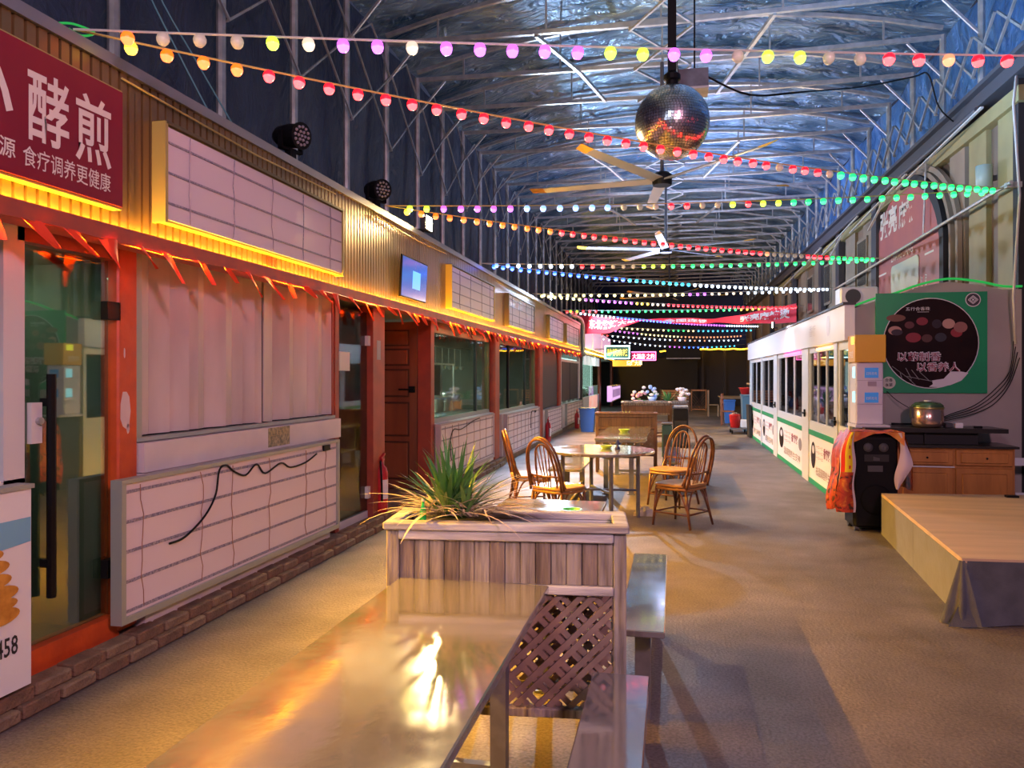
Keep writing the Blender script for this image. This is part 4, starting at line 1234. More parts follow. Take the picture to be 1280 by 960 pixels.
# pale brush-stroke shape at the bottom of the circle and thin twigs
pl = [(2.83, 1.50), (2.95, 1.52), (3.02, 1.60), (3.12, 1.60), (3.20, 1.585), (3.13, 1.50), (3.02, 1.45), (2.9, 1.425), (2.80, 1.43), (2.84, 1.46)]
MB().add([(x, Yp - 0.004, z) for x, z in pl], [tuple(range(len(pl)))]).build('pale_splash', M_poster_w, po)
tw = MB()
for (a, c, d, e) in ((2.42, 1.66, 2.62, 1.50), (2.50, 1.60, 2.52, 1.53), (2.56, 1.64, 2.62, 1.52), (2.62, 1.62, 2.70, 1.51), (2.55, 1.55, 2.84, 1.49), (2.70, 1.60, 2.80, 1.50), (2.6, 1.51, 2.66, 1.45)):
    tw.bar((a, Yp - 0.004, c), (d, Yp - 0.004, e), 0.002, 0.006)
tw.build('printed_twigs', mat('twig_print', (0.25, 0.25, 0.24), 0.5), po)
for (s_, x, z, w) in (('以药制香', 2.475, 1.715, 0.44), ('以香养人', 2.675, 1.60, 0.43)):
    text('lettering', s_, M_poster_w, po, (x - 0.005, Yp - 0.004, z - 0.004), 'front', 0.111, w + 0.018, 0.045)
    text('lettering', s_, M_maroon, po, (x, Yp - 0.0065, z), 'front', 0.097, w, 0.0)
text('lettering', '五行合香珠', M_poster_w, po, (2.56, Yp - 0.004, 2.28), 'front', 0.04, 0.25, 0.0)
MB().box(2.68, 2.80, Yp - 0.004, Yp - 0.003, 2.262, 2.266).build('printed_rule', M_poster_w, po)
b = MB(); disc(b, (3.245, Yp, 2.39), 0.078, 0.078, 'front', 0.004, 28); b.build('emblem_rim', M_poster_w, po)
b = MB(); disc(b, (3.245, Yp, 2.39), 0.068, 0.068, 'front', 0.005, 28); b.build('emblem_disc', mat('charcoal_print', (0.05, 0.04, 0.05), 0.5), po)
em = MB()
for sgn in (1, -1):
    for rr_ in (0.045, 0.03):
        p = [(3.245 - rr_ * 1.1, 2.39), (3.245, 2.39 + sgn * rr_), (3.245 + rr_ * 1.1, 2.39)]
        for q0, q1 in zip(p[:-1], p[1:]):
            em.bar((q0[0], Yp - 0.007, q0[1]), (q1[0], Yp - 0.007, q1[1]), 0.001, 0.007)
em.box(3.235, 3.255, Yp - 0.0075, Yp - 0.006, 2.38, 2.40)
em.build('emblem_lines', M_poster_w, po)
b = MB(); disc(b, (2.385, Yp, 1.475), 0.072, 0.068, 'front', 0.004, 28); b.build('round_seal', mat('cream_print', (0.6, 0.58, 0.48), 0.5), po)
text('lettering', '合香', mat('charcoal_print', (0.05, 0.04, 0.05), 0.5), po, (2.345, Yp - 0.006, 1.485), 'front', 0.04, 0.08, 0.01)
text('lettering', '本草', mat('charcoal_print', (0.05, 0.04, 0.05), 0.5), po, (2.345, Yp - 0.006, 1.43), 'front', 0.04, 0.08, 0.01)

# power bank vending cabinet with yellow sign box
vm = thing('vending_cabinet', 'slim white vending cabinet with blue labels under a yellow sign box', 'vending machine', (2.1, 9.1, 1.0))
MB().bbox(1.97, 2.25, 9.0, 9.30, 1.02, 1.70, 0.012).build('cabinet_body', mat('lilac_white', (0.68, 0.62, 0.72), 0.4), vm)
MB().bbox(1.955, 2.27, 8.97, 9.31, 1.70, 2.0, 0.006).build('yellow_sign_box', M_yellow, vm)
MB().box(1.952, 1.9545, 9.02, 9.14, 1.90, 1.98).build('lit_corner', mat('lit_yellow', (0.9, 0.9, 0), 0.4, emit=(1, 1, 0.02), es=1.0), vm)
text('lettering', '充电宝', M_cream, vm, (1.9545, 9.25, 1.75), ((0, -1, 0), (0, 0, 1), (-1, 0, 0)), 0.08, 0.2)
for z in (1.53, 1.26):
    MB().box(2.06, 2.20, 8.996, 9.0, z, z + 0.11).build('blue_label', M_blue, vm)
    text('lettering', '扫码充电', M_poster_w, vm, (2.075, 8.995, z + 0.03), 'front', 0.035, 0.11)
    MB().box(1.966, 1.9695, 9.03, 9.14, z, z + 0.12).build('lit_label', mat('lit_cyan', (0.3, 0.7, 0.9), 0.4, emit=(0.35, 0.85, 1.0), es=1.0), vm)
MB().box(2.09, 2.18, 8.996, 9.0, 1.44, 1.49).build('small_plate', mat('mauve_plate', (0.35, 0.28, 0.36), 0.4), vm)
for z in (1.24, 1.50):
    MB().box(1.98, 2.24, 8.997, 8.9995, z, z + 0.005).build('seam', mat('seam_grey', (0.4, 0.36, 0.42), 0.5), vm)
MB().box(1.95, 2.30, 8.92, 9.32, 0.99, 1.018).build('base_plate', mat('lilac_white', (0.68, 0.62, 0.72), 0.4), vm)
tag(MB().box(2.0, 2.25, 8.95, 9.3, 0.0, 0.985).build('plinth', M_dgrey), 'dark plinth under the white vending cabinet, behind the loudspeaker', 'plinth')

# ---- cabinet, black slabs, rice cooker
cb = thing('sideboard', 'honey-coloured wooden sideboard with two drawers behind the stage', 'cabinet', (2.9, 8.95, 0))
MB().box(2.28, 3.44, 8.76, 9.30, 0.0, 0.80).build('body', M_cab, cb)
for (a, c) in ((2.31, 2.86), (2.88, 3.42)):
    d_ = MB().bbox(a, c, 8.735, 8.76, 0.62, 0.785, 0.008).build('drawer', M_cab, cb)
    MB().bbox(a + 0.05, c - 0.05, 8.722, 8.735, 0.65, 0.755, 0.005).build('raised_panel', M_cab, d_)
    e_ = MB().bbox(a, c, 8.735, 8.76, 0.05, 0.595, 0.008).build('door', M_cab, cb)
    MB().bbox(a + 0.06, c - 0.06, 8.722, 8.735, 0.11, 0.54, 0.006).build('raised_panel', M_cab, e_)
    MB().lathe([(0.011, 0), (0.011, -0.008), (0, -0.009)], ((a + c) / 2 + 0.02, 8.722, 0.70), 10, 'Y').build('lock', M_black, d_)
MB().box(2.31, 2.87, 8.733, 8.737, 0.597, 0.612).build('pale_edge', M_alumw, cb)
MB().box(2.22, 3.47, 8.72, 9.30, 0.802, 0.825).build('black_top', M_slab, cb)
sb = thing('black_shelf', 'black shelf unit standing on the wooden sideboard', 'shelf', (2.6, 9.0, 0.83))
MB().box(2.02, 3.40, 8.80, 9.30, 0.955, 1.0).build('top_board', M_slab, sb)
MB().box(2.30, 3.15, 8.90, 9.25, 0.828, 0.953).build('riser', M_blackm, sb)
MB().box(2.62, 2.64, 8.86, 8.90, 0.828, 0.953).build('divider', M_blackm, sb)
rc = thing('rice_cooker', 'round steel rice cooker with a green lid on the black shelf', 'rice cooker', (2.69, 9.0, 1.002))
MB().lathe([(0.0, 0.0), (0.12, 0.0), (0.15, 0.02), (0.157, 0.05), (0.157, 0.20), (0.15, 0.205), (0.0, 0.205)], (0, 0, 0), 28).build('body', M_copper, rc, True, True)
MB().lathe([(0.0, 0.206), (0.158, 0.206), (0.155, 0.235), (0.12, 0.262), (0.05, 0.275), (0.0, 0.275)], (0, 0, 0), 28).build('lid', mat('lid_green_chrome', (0.12, 0.20, 0.10), 0.25, 0.6), rc, True, True)
MB().lathe([(0.0, 0.275), (0.04, 0.275), (0.035, 0.287), (0.0, 0.287)], (0, 0, 0), 14).build('steam_vent', M_poster_w, rc, True, True)
MB().box(-0.17, -0.15, -0.05, 0.03, 0.10, 0.22).build('hinge_handle', M_dgrey, rc, local=True)
MB().lathe([(0.159, 0.195), (0.162, 0.2), (0.162, 0.21), (0.159, 0.215)], (0, 0, 0), 28).build('rim_ring', mat('gold_ring', (0.5, 0.4, 0.15), 0.3, 0.8), rc, True, True)
tag(MB().bbox(2.92, 2.995, 8.86, 8.93, 1.002, 1.055, 0.004).build('white_box', M_whitep), 'little white box on the black shelf right of the rice cooker', 'box')
tag(MB().bbox(3.10, 3.18, 8.86, 8.89, 1.002, 1.025, 0.005).build('black_remote', M_black), 'small black object at the right end of the black shelf', 'remote')
tag(MB().bbox(2.84, 2.91, 8.90, 9.0, 1.002, 1.05, 0.005).build('dark_adapter', M_dgrey), 'dark grey adapter between rice cooker and little white box', 'adapter')
wr = thing('cable_bundle', 'bundle of dark cables sagging from the right wall down to the black shelf', 'cable', (3.1, 9.2, 1.1))
for k in range(4):
    MB().tube(smoothpts([(2.40, 9.27, 1.008 + k * 0.005), (2.75, 9.25, 1.02 + k * 0.004), (3.0, 9.26, 1.07 + 0.02 * k), (3.25, 9.28, 1.14 + 0.03 * k), (3.45, 9.29, 1.25 + 0.05 * k), (3.60, 9.30, 1.45 + 0.05 * k), (3.70 - 0.02 * k, 9.30, 1.75 + 0.06 * k)]), 0.005, 5).build('cable', M_black, wr, True)
o = MB().tube(smoothpts([(2.36, 9.3, 1.38), (2.45, 9.25, 1.28), (2.56, 9.2, 1.2)]), 0.004, 5).build('thin_cable', M_black, smooth=True)
tag(o, 'thin dark cable from the poster corner to the rice cooker', 'cable')
lf = thing('leaning_frame', 'white metal frame leaning beside the sideboard at the right edge', 'frame', (3.6, 8.9, 0))
fm = Matrix.Translation((3.50, 8.85, 0)) @ Matrix.Rotation(R(-8), 4, 'X')
for args in ((0, 0.30, 0, 0.03, 0.62, 0.70), (0.24, 0.30, 0, 0.03, 0.34, 0.62), (0, 0.30, 0, 0.03, 0.28, 0.34), (0, 0.04, 0, 0.03, 0.0, 0.28), (0.26, 0.30, 0, 0.03, 0.0, 0.28)):
    xfm(MB().box(*args), fm).build('frame_bar', M_alumw, lf)

# ---- stage platform and its cloth
st = thing('stage_platform', 'low plywood stage platform with pale side boards at the right', 'platform', (3, 6.8, 0))
TL, TR_, BR, BL = (2.01, 8.12), (5.2, 8.5), (5.0, 5.55), (1.79, 5.32)
def quadbox(bm_, a, b_, c, d, z0, z1):
    return bm_.prism([(a[0], a[1], z0), (b_[0], b_[1], z0), (c[0], c[1], z0), (d[0], d[1], z0)], (0, 0, z1 - z0))
# top made of plywood sheets
def lerp(a, b_, t): return (a[0] + (b_[0] - a[0]) * t, a[1] + (b_[1] - a[1]) * t)
for k in range(3):
    t0, t1 = k / 3, (k + 1) / 3 - 0.002
    quadbox(MB(), lerp(BL, TL, t0), lerp(BR, TR_, t0), lerp(BR, TR_, t1), lerp(BL, TL, t1), 0.37, 0.40).build('plywood_sheet', M_ply, st)
for k in range(2):
    t0, t1 = k / 2, (k + 1) / 2 - 0.003
    p0 = lerp(BL, TL, t0); p1 = lerp(BL, TL, t1)
    quadbox(MB(), p0, (p0[0] + 0.03, p0[1]), (p1[0] + 0.03, p1[1]), p1, 0.0, 0.368).build('side_board', M_plys, st)
quadbox(MB(), BL, BR, (BR[0], BR[1] + 0.03), (BL[0], BL[1] + 0.03), 0.0, 0.368).build('front_board', M_plys, st)
MB().box(3.1, 3.2, 8.05, 8.12, 0.401, 0.42).build('bolt_head', M_black, st)
rc_ = random.Random(9)
def cloth(u, v):
    x = 1.82 + 3.2 * u; y = 5.33 + 0.23 * u * 1.0
    fl = v * v
    fold = math.sin(u * 46) * 0.5 + math.sin(u * 23 + 1) * 0.5
    corner = max(0, 1 - u * 7)
    return (x - 0.13 * fl * corner * 1.2, y - 0.012 - 0.06 * fl * (0.6 + 0.4 * fold) - 0.10 * fl * corner, 0.385 - 0.378 * v)
cl = thing('stage_cloth', 'charcoal cloth hanging over the front edge of the stage platform', 'cloth', (3, 5.3, 0))
MB().sheet(cloth, 120, 12).build('front_drape', M_gcloth, cl, True)
def cloth2(u, v):  # the flap that wraps round the corner onto the side
    fl = v
    x0, y0 = 1.775, 5.33 + 0.20 * u
    return (x0 - 0.015 - 0.13 * fl * (1 - u) ** 1.0 - 0.02 * math.sin(u * 9) * fl, y0 - 0.05 * fl * (1 - u), 0.36 - 0.352 * v * (1 - 0.0 * u) )
def cloth3(u, v):
    a = (1.69 + 0.05 * v, 5.30, 0.0)
    th_ = R(200) + R(90) * u
    r_ = 0.02 + 0.12 * v + 0.02 * math.sin(u * 14) * v
    return (1.80 + r_ * math.cos(th_) * 1.1, 5.34 + r_ * math.sin(th_), 0.385 - 0.377 * v)
MB().sheet(cloth3, 16, 10).build('corner_fold', M_gcloth, cl, True)

# ---- loudspeaker and banner cloth draped over it
spk = thing('loudspeaker', 'black floor loudspeaker with a printed cloth thrown over it', 'loudspeaker', (1.975, 8.38, 0), R(3))
MB().bbox(-0.21, 0.21, -0.17, 0.17, 0.035, 0.965, 0.025).build('cabinet', M_black, spk, local=True)
MB().box(-0.18, 0.18, -0.176, -0.17, 0.08, 0.92).build('baffle', mat('speaker_baffle', (0.005, 0.005, 0.007), 0.65, spec=0.15), spk, local=True)
for x in (-0.075, 0.07):
    MB().lathe([(0.0, -0.005), (0.018, -0.014), (0.028, -0.008), (0.045, -0.006), (0.045, 0.0), (0, 0)], (x, -0.176, 0.84), 20, 'Y').build('tweeter', M_dgrey, spk, True, True)
MB().prism([(-0.11, -0.178, 0.70), (0.12, -0.178, 0.70), (0.12, -0.178, 0.77), (-0.11, -0.178, 0.77)], (0, 0.002, 0)).build('horn_mouth', M_blackm, spk, local=True)
MB().prism([(-0.03, -0.18, 0.71), (0.03, -0.18, 0.71), (0.03, -0.18, 0.735), (-0.03, -0.18, 0.75)], (0, -0.01, 0)).build('horn_fin', M_dgrey, spk, local=True)
MB().box(-0.08, 0.06, -0.186, -0.176, 0.60, 0.66).build('control_plate', M_dgrey, spk, local=True)
MB().lathe([(0.0, -0.002), (0.13, -0.012), (0.15, -0.006), (0.15, 0), (0, 0)], (0, -0.176, 0.32), 28, 'Y').build('woofer', mat('speaker_cone', (0.005, 0.005, 0.006), 0.7, spec=0.12), spk, True, True)
for x in (-0.17, 0.17):
    MB().lathe([(0.03, -0.02), (0.03, 0.02)], (x, -0.12, 0.03), 12, 'X').build('caster', M_dgrey, spk, local=True)
    MB().lathe([(0.03, -0.02), (0.03, 0.02)], (x, 0.12, 0.03), 12, 'X').build('caster', M_dgrey, spk, local=True)

def drape_material():
    m = bpy.data.materials.new('printed_banner_cloth')
    m.use_nodes = True
    nt = m.node_tree
    b = nt.nodes['Principled BSDF']
    b.inputs['Roughness'].default_value = 0.55
    tc = nt.nodes.new('ShaderNodeTexCoord')
    n = nt.nodes.new('ShaderNodeTexNoise')
    n.inputs['Scale'].default_value = 9
    n.inputs['Detail'].default_value = 8
    n.inputs['Distortion'].default_value = 1.5
    nt.links.new(tc.outputs['Object'], n.inputs['Vector'])
    cr = nt.nodes.new('ShaderNodeValToRGB')
    e = cr.color_ramp.elements
    e[0].position = 0.36; e[0].color = (0.05, 0.01, 0.005, 1)
    e[1].position = 0.70; e[1].color = (0.60, 0.20, 0.02, 1)
    x = e.new(0.46); x.color = (0.42, 0.03, 0.01, 1)
    x = e.new(0.57); x.color = (0.40, 0.05, 0.01, 1)
    nt.links.new(n.outputs['Fac'], cr.inputs[0])
    nt.links.new(cr.outputs[0], b.inputs['Base Color'])
    return m
M_drape = drape_material()
M_drapered = mat('red_banner_cloth', (0.70, 0.02, 0.01), 0.5)
dr = thing('draped_banner', 'red and yellow printed banner cloth draped over the black loudspeaker', 'cloth', (1.9, 8.05, 0))
def topf(u, v):
    x = 1.70 + 0.47 * u
    return (x, 7.86 + 0.38 * v, 0.972 + 0.012 * math.sin(u * 9 + v * 5) + 0.006)
MB().sheet(topf, 20, 8).build('top_fold', M_drape, dr, True)
def frontlip(u, v):
    x = 1.68 + 0.51 * u
    return (x, 7.858 - 0.018 - 0.006 * math.sin(u * 20), 0.985 - v * (0.035 + 0.03 * math.sin(u * 7 + 0.6) + 0.07 * (abs(u - 0.5) * 2) ** 3))
MB().sheet(frontlip, 30, 3).build('front_lip', mat('orange_banner_cloth', (0.70, 0.28, 0.03), 0.5, 0, (0.55, 0.08, 0.02), 12), dr, True)
def leftf(u, v):
    # u along depth front->back, v down
    y = 7.85 + 0.40 * u
    z = 0.985 - 0.80 * v + 0.03 * math.sin(u * 6)
    x = 1.70 - 0.012 - 0.12 * math.sin(min(v * 1.4, 1) * PI / 2) - 0.03 * math.sin(u * 13 + v * 4) * v - 0.02 * math.sin(v * 9)
    return (x, y, z)
def leftfront(u, v):
    z = 0.985 - 0.80 * v
    xo = 1.70 - 0.012 - 0.12 * math.sin(min(v * 1.4, 1) * PI / 2) - 0.02 * math.sin(v * 9)
    xi = 1.735 - 0.01 * math.sin(v * 12)
    return (xo + (xi - xo) * u, 7.85 - 0.03 * math.sin(u * PI) - 0.01, z)
MB().sheet(leftf, 14, 20).build('left_fall', M_drape, dr, True)
lfm = MB().sheet(leftfront, 8, 24)
for i_, f_ in enumerate(lfm.f):
    row = i_ // 8; colm = i_ % 8
    if row < 12:
        lfm.mi[i_] = 1 if colm < 2 or (colm in (4,) and row % 3 == 1) else (2 if colm < 6 else 3)
    else:
        lfm.mi[i_] = 0 if colm < 7 else 3
lfm.build('left_front_fold', [M_drape, M_drapered, mat('yellow_banner_cloth', (0.85, 0.62, 0.0), 0.5), M_cloth_b], dr, True)
def rightf(u, v):
    z = 0.98 - 0.56 * v
    xo = 2.17 + 0.10 * math.sin(min(v * 1.5, 1) * PI / 2) - 0.14 * max(0, v - 0.55) * 2
    xi = 2.13 + 0.03 * math.sin(v * 6)
    return (xi + (xo - xi) * u, 7.85 - 0.025 * math.sin(u * PI) + 0.02 * math.sin(v * 8), z)
MB().sheet(rightf, 8, 20).build('right_fold', M_cloth_b, dr, True)
MB().sheet(lambda u, v: (2.19 + 0.08 * math.sin(min(v * 1.5, 1) * PI / 2) + 0.01 * math.sin(u * 12), 7.86 + 0.38 * u, 0.985 - 0.58 * v), 10, 14).build('right_fall', M_drape, dr, True)
MB().prism([(2.04, 7.84, 0.02), (2.16, 7.84, 0.02), (2.16, 7.84, 0.26), (2.12, 7.84, 0.26)], (0, 0.01, 0)).build('lower_corner', M_drapered, dr)
dr.location = (1.9 + 0.045, 8.05 + 0.33, 0.01)

# AC condenser on kiosk roof corner
ac = thing('air_conditioner', 'white air conditioner box on the kiosk roof behind the poster wall top', 'air conditioner', (2.2, 10.3, 2.42))
MB().bbox(2.05, 2.5, 10.2, 10.5, 2.42, 2.66, 0.02).build('casing', M_alumw, ac)
MB().lathe([(0.09, 0), (0.09, -0.01), (0, -0.01)], (2.2, 10.2, 2.54), 20, 'Y').build('fan_grille', M_dgrey, ac)
tag(MB().box(2.04, 2.52, 10.18, 10.52, 2.39, 2.418).build('roof_pad', M_dgrey), 'dark pad under the air conditioner box', 'pad')

# ================================================================ DISCO BALL
db = thing('disco_ball', 'large mirror ball hanging on a black pole', 'disco ball', (0, 6.5, 3.65))
RB = 0.305
MB().lathe([(RB * 0.985 * math.sin(PI * i / 24), -RB * 0.985 * math.cos(PI * i / 24)) for i in range(0, 25)], (0, 0, 0), 40).build('core', M_grout, db, True, True)
tl = MB()
rows = 40
for i in range(rows):
    a0 = -PI / 2 + PI * i / rows; a1 = -PI / 2 + PI * (i + 0.88) / rows
    am = (a0 + a1) / 2
    n = max(4, int(2 * PI * math.cos(am) / (PI / rows)))
    for k in range(n):
        b0 = 2 * PI * k / n; b1 = 2 * PI * (k + 0.88) / n
        jit = Vector((rnd.uniform(-1, 1), rnd.uniform(-1, 1), rnd.uniform(-1, 1))) * 0.0007
        q = [Vector((math.cos(a) * math.cos(b_), math.cos(a) * math.sin(b_), math.sin(a))) * RB for a, b_ in ((a0, b0), (a0, b1), (a1, b1), (a1, b0))]
        q[0] += jit; q[2] -= jit
        tl.add(q, [(0, 1, 2, 3)])
tag(tl.build('mirror_tiles', M_mirror, db, local=True), kind='stuff')
MB().lathe([(0.0, 0.29), (0.05, 0.29), (0.05, 0.34), (0.07, 0.35), (0.07, 0.39), (0.035, 0.42), (0, 0.42)], (0, 0, 0), 14).build('motor_cap', M_black, db, local=True)
MB().box(-0.035, 0.035, -0.035, 0.035, 0.42, 2.75).build('black_pole', M_black, db, local=True)
mb_ = thing('control_box', 'grey perforated control box hanging just right of the mirror ball pole', 'box', (0.2, 7.2, 4.12))
MB().box(0.05, 0.32, 7.1, 7.25, 4.14, 4.32).build('casing', M_steelf, mb_)
MB().box(0.05, 0.32, 7.05, 7.30, 4.12, 4.14).build('base_plate', M_galv, mb_)
MB().tube([(0.2, 7.18, 4.32), (0.2, 7.18, 6.36)], 0.008, 5).build('hanger_rod', M_black, mb_)
MB().tube([(0.03, 6.56, 4.22), (0.06, 7.12, 4.22)], 0.01, 5).build('cross_arm', M_black, mb_)
o = MB().tube(smoothpts([(0.30, 7.2, 4.28), (0.7, 7.4, 4.15), (1.2, 7.8, 4.28), (1.9, 8.4, 4.5), (2.6, 9.2, 4.85), (3.0, 10.0, 5.15), (3.3, 10.6, 4.95), (3.7, 11.2, 4.9)]), 0.010, 5).build('power_cable', M_black, smooth=True)
tag(o, 'black power cable swagging from the control box to the right wall beam', 'cable')

# ================================================================ CEILING FANS
def make_fan(label, x, y, z, rot):
    t = thing('ceiling_fan', label, 'fan', (x, y, z), rot)
    MB().lathe([(0, -0.08), (0.14, -0.08), (0.15, -0.06), (0.15, 0.08), (0.1, 0.12), (0, 0.12)], (0, 0, 0), 18).build('motor_hub', M_black, t, local=True)
    MB().tube([(0, 0, 0.12), (0, 0, 6.36 - z)], 0.03, 8).build('down_rod', M_dgrey, t, local=True)
    for k in range(5):
        a = 2 * PI * k / 5
        m = Matrix.Rotation(a, 4, 'Z') @ Matrix.Rotation(R(14), 4, 'X')
        xfm(MB().add([(0.13, -0.09, -0.006), (1.92, -0.075, 0.02), (1.92, 0.075, 0.02), (0.13, 0.09, -0.006), (0.13, -0.07, 0.02), (1.92, -0.06, 0.035), (1.92, 0.06, 0.035), (0.13, 0.07, 0.02)],
                     [(0, 3, 2, 1), (4, 5, 6, 7), (0, 1, 5, 4), (1, 2, 6, 5), (2, 3, 7, 6), (3, 0, 4, 7)]), m).build('blade', M_fanbl, t, local=True)
        xfm(MB().add([(1.921, -0.075, 0.018), (2.15, -0.06, 0.03), (2.17, 0.05, 0.05), (1.921, 0.075, 0.018), (1.921, -0.06, 0.037), (2.14, -0.05, 0.045), (2.15, 0.05, 0.06), (1.921, 0.06, 0.037)],
                     [(0, 3, 2, 1), (4, 5, 6, 7), (0, 1, 5, 4), (1, 2, 6, 5), (2, 3, 7, 6), (3, 0, 4, 7)]), m).build('blade_tip', M_tipor, t, local=True)
    return t
make_fan('big five-bladed ceiling fan with orange tips just behind the mirror ball', -0.15, 12.0, 4.55, R(25))
make_fan('second big ceiling fan along the hall, half lost behind light strings', -0.15, 19.0, 4.62, R(50))
make_fan('furthest big ceiling fan, small in the distance', -0.1, 30.0, 4.62, R(10))

# ================================================================ BULB STRINGS
BULB = {
    'y': ((1.0, 0.66, 0.04), 1.6), 'lg': ((0.55, 1.0, 0.03), 2.2), 'w': ((1.0, 0.75, 0.55), 0.9), 'v': ((0.66, 0.10, 1.0), 2.2), 'o': ((1.0, 0.13, 0.0), 2.2),
    'r': ((1.0, 0.0, 0.008), 4.5), 'g': ((0.0, 1.0, 0.16), 2.2), 'b': ((0.01, 0.08, 1.0), 6), 'lb': ((0.20, 0.38, 1.0), 2.2), 'c': ((0.03, 0.60, 1.0), 2.2),
    'wh': ((0.65, 0.80, 1.0), 3.0), 'pk': ((1.0, 0.04, 0.16), 3), 'wy': ((1.0, 0.85, 0.30), 2.5), 'off': ((0.9, 0.75, 0.6), 0.15), 'p': ((1.0, 0.32, 0.14), 1.3)}
bulb_mesh = {}
for k_, (c_, s_) in BULB.items():
    b = MB().lathe([(0.0, -0.062), (0.018, -0.058), (0.027, -0.046), (0.032, -0.030), (0.030, -0.014), (0.02, 0.0), (0.0, 0.002)], (0, 0, 0), 10)
    for q_, f_ in enumerate(b.f):
        zc = sum(b.v[i_].z for i_ in f_) / len(f_)
        b.mi[q_] = 1 if zc < -0.036 else 0
    shell = mat('bulb_' + k_, tuple(min(0.7, 0.06 + 0.6 * x) for x in c_) if k_ != 'off' else (0.6, 0.52, 0.42), 0.3, emit=c_, es=s_ * 0.8)
    core = mat('bulb_core_' + k_, tuple(min(0.7, 0.06 + 0.6 * x) for x in c_) if k_ != 'off' else (0.6, 0.52, 0.42), 0.3, emit=tuple(x * 0.95 + 0.05 for x in c_) if k_ != 'off' else c_, es=s_ * 1.35)
    bulb_mesh[k_] = b.mesh('bulb', [shell, core], True)
sock = MB().lathe([(0.0, 0.0), (0.014, 0.0), (0.014, 0.028), (0.0, 0.03)], (0, 0, 0), 6).mesh('socket', M_cable)
def bulb_string(label, p, q, sag, seq, pitch=0.172, cable_m=None, start=0.25):
    p = Vector(p); q = Vector(q)
    t = thing('light_string', label, 'string lights', tuple(p))
    L = (q - p).length
    def at(s):
        v = p.lerp(q, s)
        v.z -= sag * 4 * s * (1 - s)
        return v
    MB().tube([at(i / 24) for i in range(25)], 0.006, 5).build('cable', cable_m or M_cable, t)
    n = int((L - start - 0.1) / pitch)
    for i in range(n):
        s = (start + i * pitch) / L
        c = seq(s, i)
        v = at(s) - p
        link_copy(bulb_mesh[c], 'bulb', v + Vector((0, 0, -0.004)), t, (rnd.uniform(-.15, .15), rnd.uniform(-.15, .15), 0))
    return t
def steps(*pairs):
    def f(s, i):
        for lim, c in pairs:
            if s < lim:
                return c if isinstance(c, str) else c[i % len(c)]
        return pairs[-1][1] if isinstance(pairs[-1][1], str) else pairs[-1][1][i % len(pairs[-1][1])]
    return f
AL1 = (-2.84, 3.21, 3.23); AL2 = (-2.84, 7.33, 3.27); AL3 = (-2.84, 11.3, 3.26); AL4 = (-2.84, 15.7, 3.26); AL5 = (-2.84, 20.0, 3.28)
AR0 = (3.74, 5.35, 3.40); AR1 = (3.68, 9.6, 3.66); AR2 = (3.62, 14.4, 3.60); AR3 = (3.60, 18.5, 3.54); AR4 = (3.62, 22.6, 3.50); AR5 = (3.4, 31.0, 3.50)
bulb_string('nearest light string crossing in front of the mirror ball pole, violet, yellow and red bulbs', AL1, AR0, 0.03,
            steps((0.04, 'o'), (0.115, 'off'), (0.137, 'lg'), (0.25, ('v', 'v', 'w')), (0.37, 'v'), (0.42, 'lg'), (0.47, 'v'), (0.495, 'off'), (0.55, 'lg'), (0.60, 'off'), (0.655, 'r'), (0.68, 'p'), (1, 'r')))
bulb_string('orange and red light string running from the red shop sign under the mirror ball', AL1, AR1, 0.12,
            steps((0.03, 'y'), (0.10, 'o'), (0.555, 'r'), (0.59, 'off'), (0.634, 'r'), (0.66, 'off'), (1, 'g')), cable_m=M_ycable)
bulb_string('light string starting violet beside the nearer stage light and ending green on the right', AL2, AR1, 0.06,
            steps((0.07, 'lg'), (0.19, 'v'), (0.355, 'lb'), (0.41, 'off'), (0.46, 'r'), (0.51, 'off'), (0.55, 'lg'), (0.58, 'r'), (0.61, 'lg'), (1, 'g')), cable_m=M_ycable)
bulb_string('light string of orange then red bulbs leaving above the bright flood lamp', AL2, AR2, 0.10,
            steps((0.04, 'y'), (0.24, 'o'), (0.64, 'r'), (0.67, 'p'), (0.75, 'off'), (0.82, 'r'), (1, 'g')), cable_m=M_ycable)
bulb_string('light string with pale bulbs, one red pair and green right half, from the third sign', AL3, AR2, 0.06,
            steps((0.06, 'lb'), (0.22, 'wh'), (0.285, 'r'), (0.36, 'off'), (0.42, 'lg'), (1, 'g')))
bulb_string('light string of deep blue bulbs starting above the third sign', AL3, AR3, 0.10,
            steps((0.32, 'b'), (0.45, 'c'), (0.49, 'c'), (0.58, 'wh'), (1, 'wh')))
bulb_string('light string of pale yellow bulbs starting at the second flood lamp', AL4, AR3, 0.05,
            steps((0.49, 'wy'), (0.55, 'v'), (0.68, 'w'), (1, 'wh')))
bulb_string('light string turning from yellow over violet to red, starting at the second flood lamp', AL4, AR4, 0.10,
            steps((0.15, 'wy'), (0.30, 'v'), (0.37, 'y'), (0.42, 'w'), (1, 'r')))
bulb_string('light string of green bulbs ending in red, in front of the red banner', AL5, AR4, 0.05,
            steps((0.08, 'lg'), (0.14, 'r'), (0.72, 'g'), (0.85, 'y'), (1, 'r')))
bulb_string('light string of blue and white bulbs just above the red banner', AL5, AR5, 0.10,
            steps((0.06, 'r'), (0.2, 'wh'), (0.5, 'b'), (0.75, 'v'), (1, 'wh')), 0.2)
bulb_string('light string of yellow-white bulbs just below the red banner', (-2.98, 26, 3.30), (3.2, 30.0, 3.30), 0.10,
            steps((0.45, 'wy'), (0.55, 'g'), (0.62, 'wy'), (1, 'c')), 0.21)
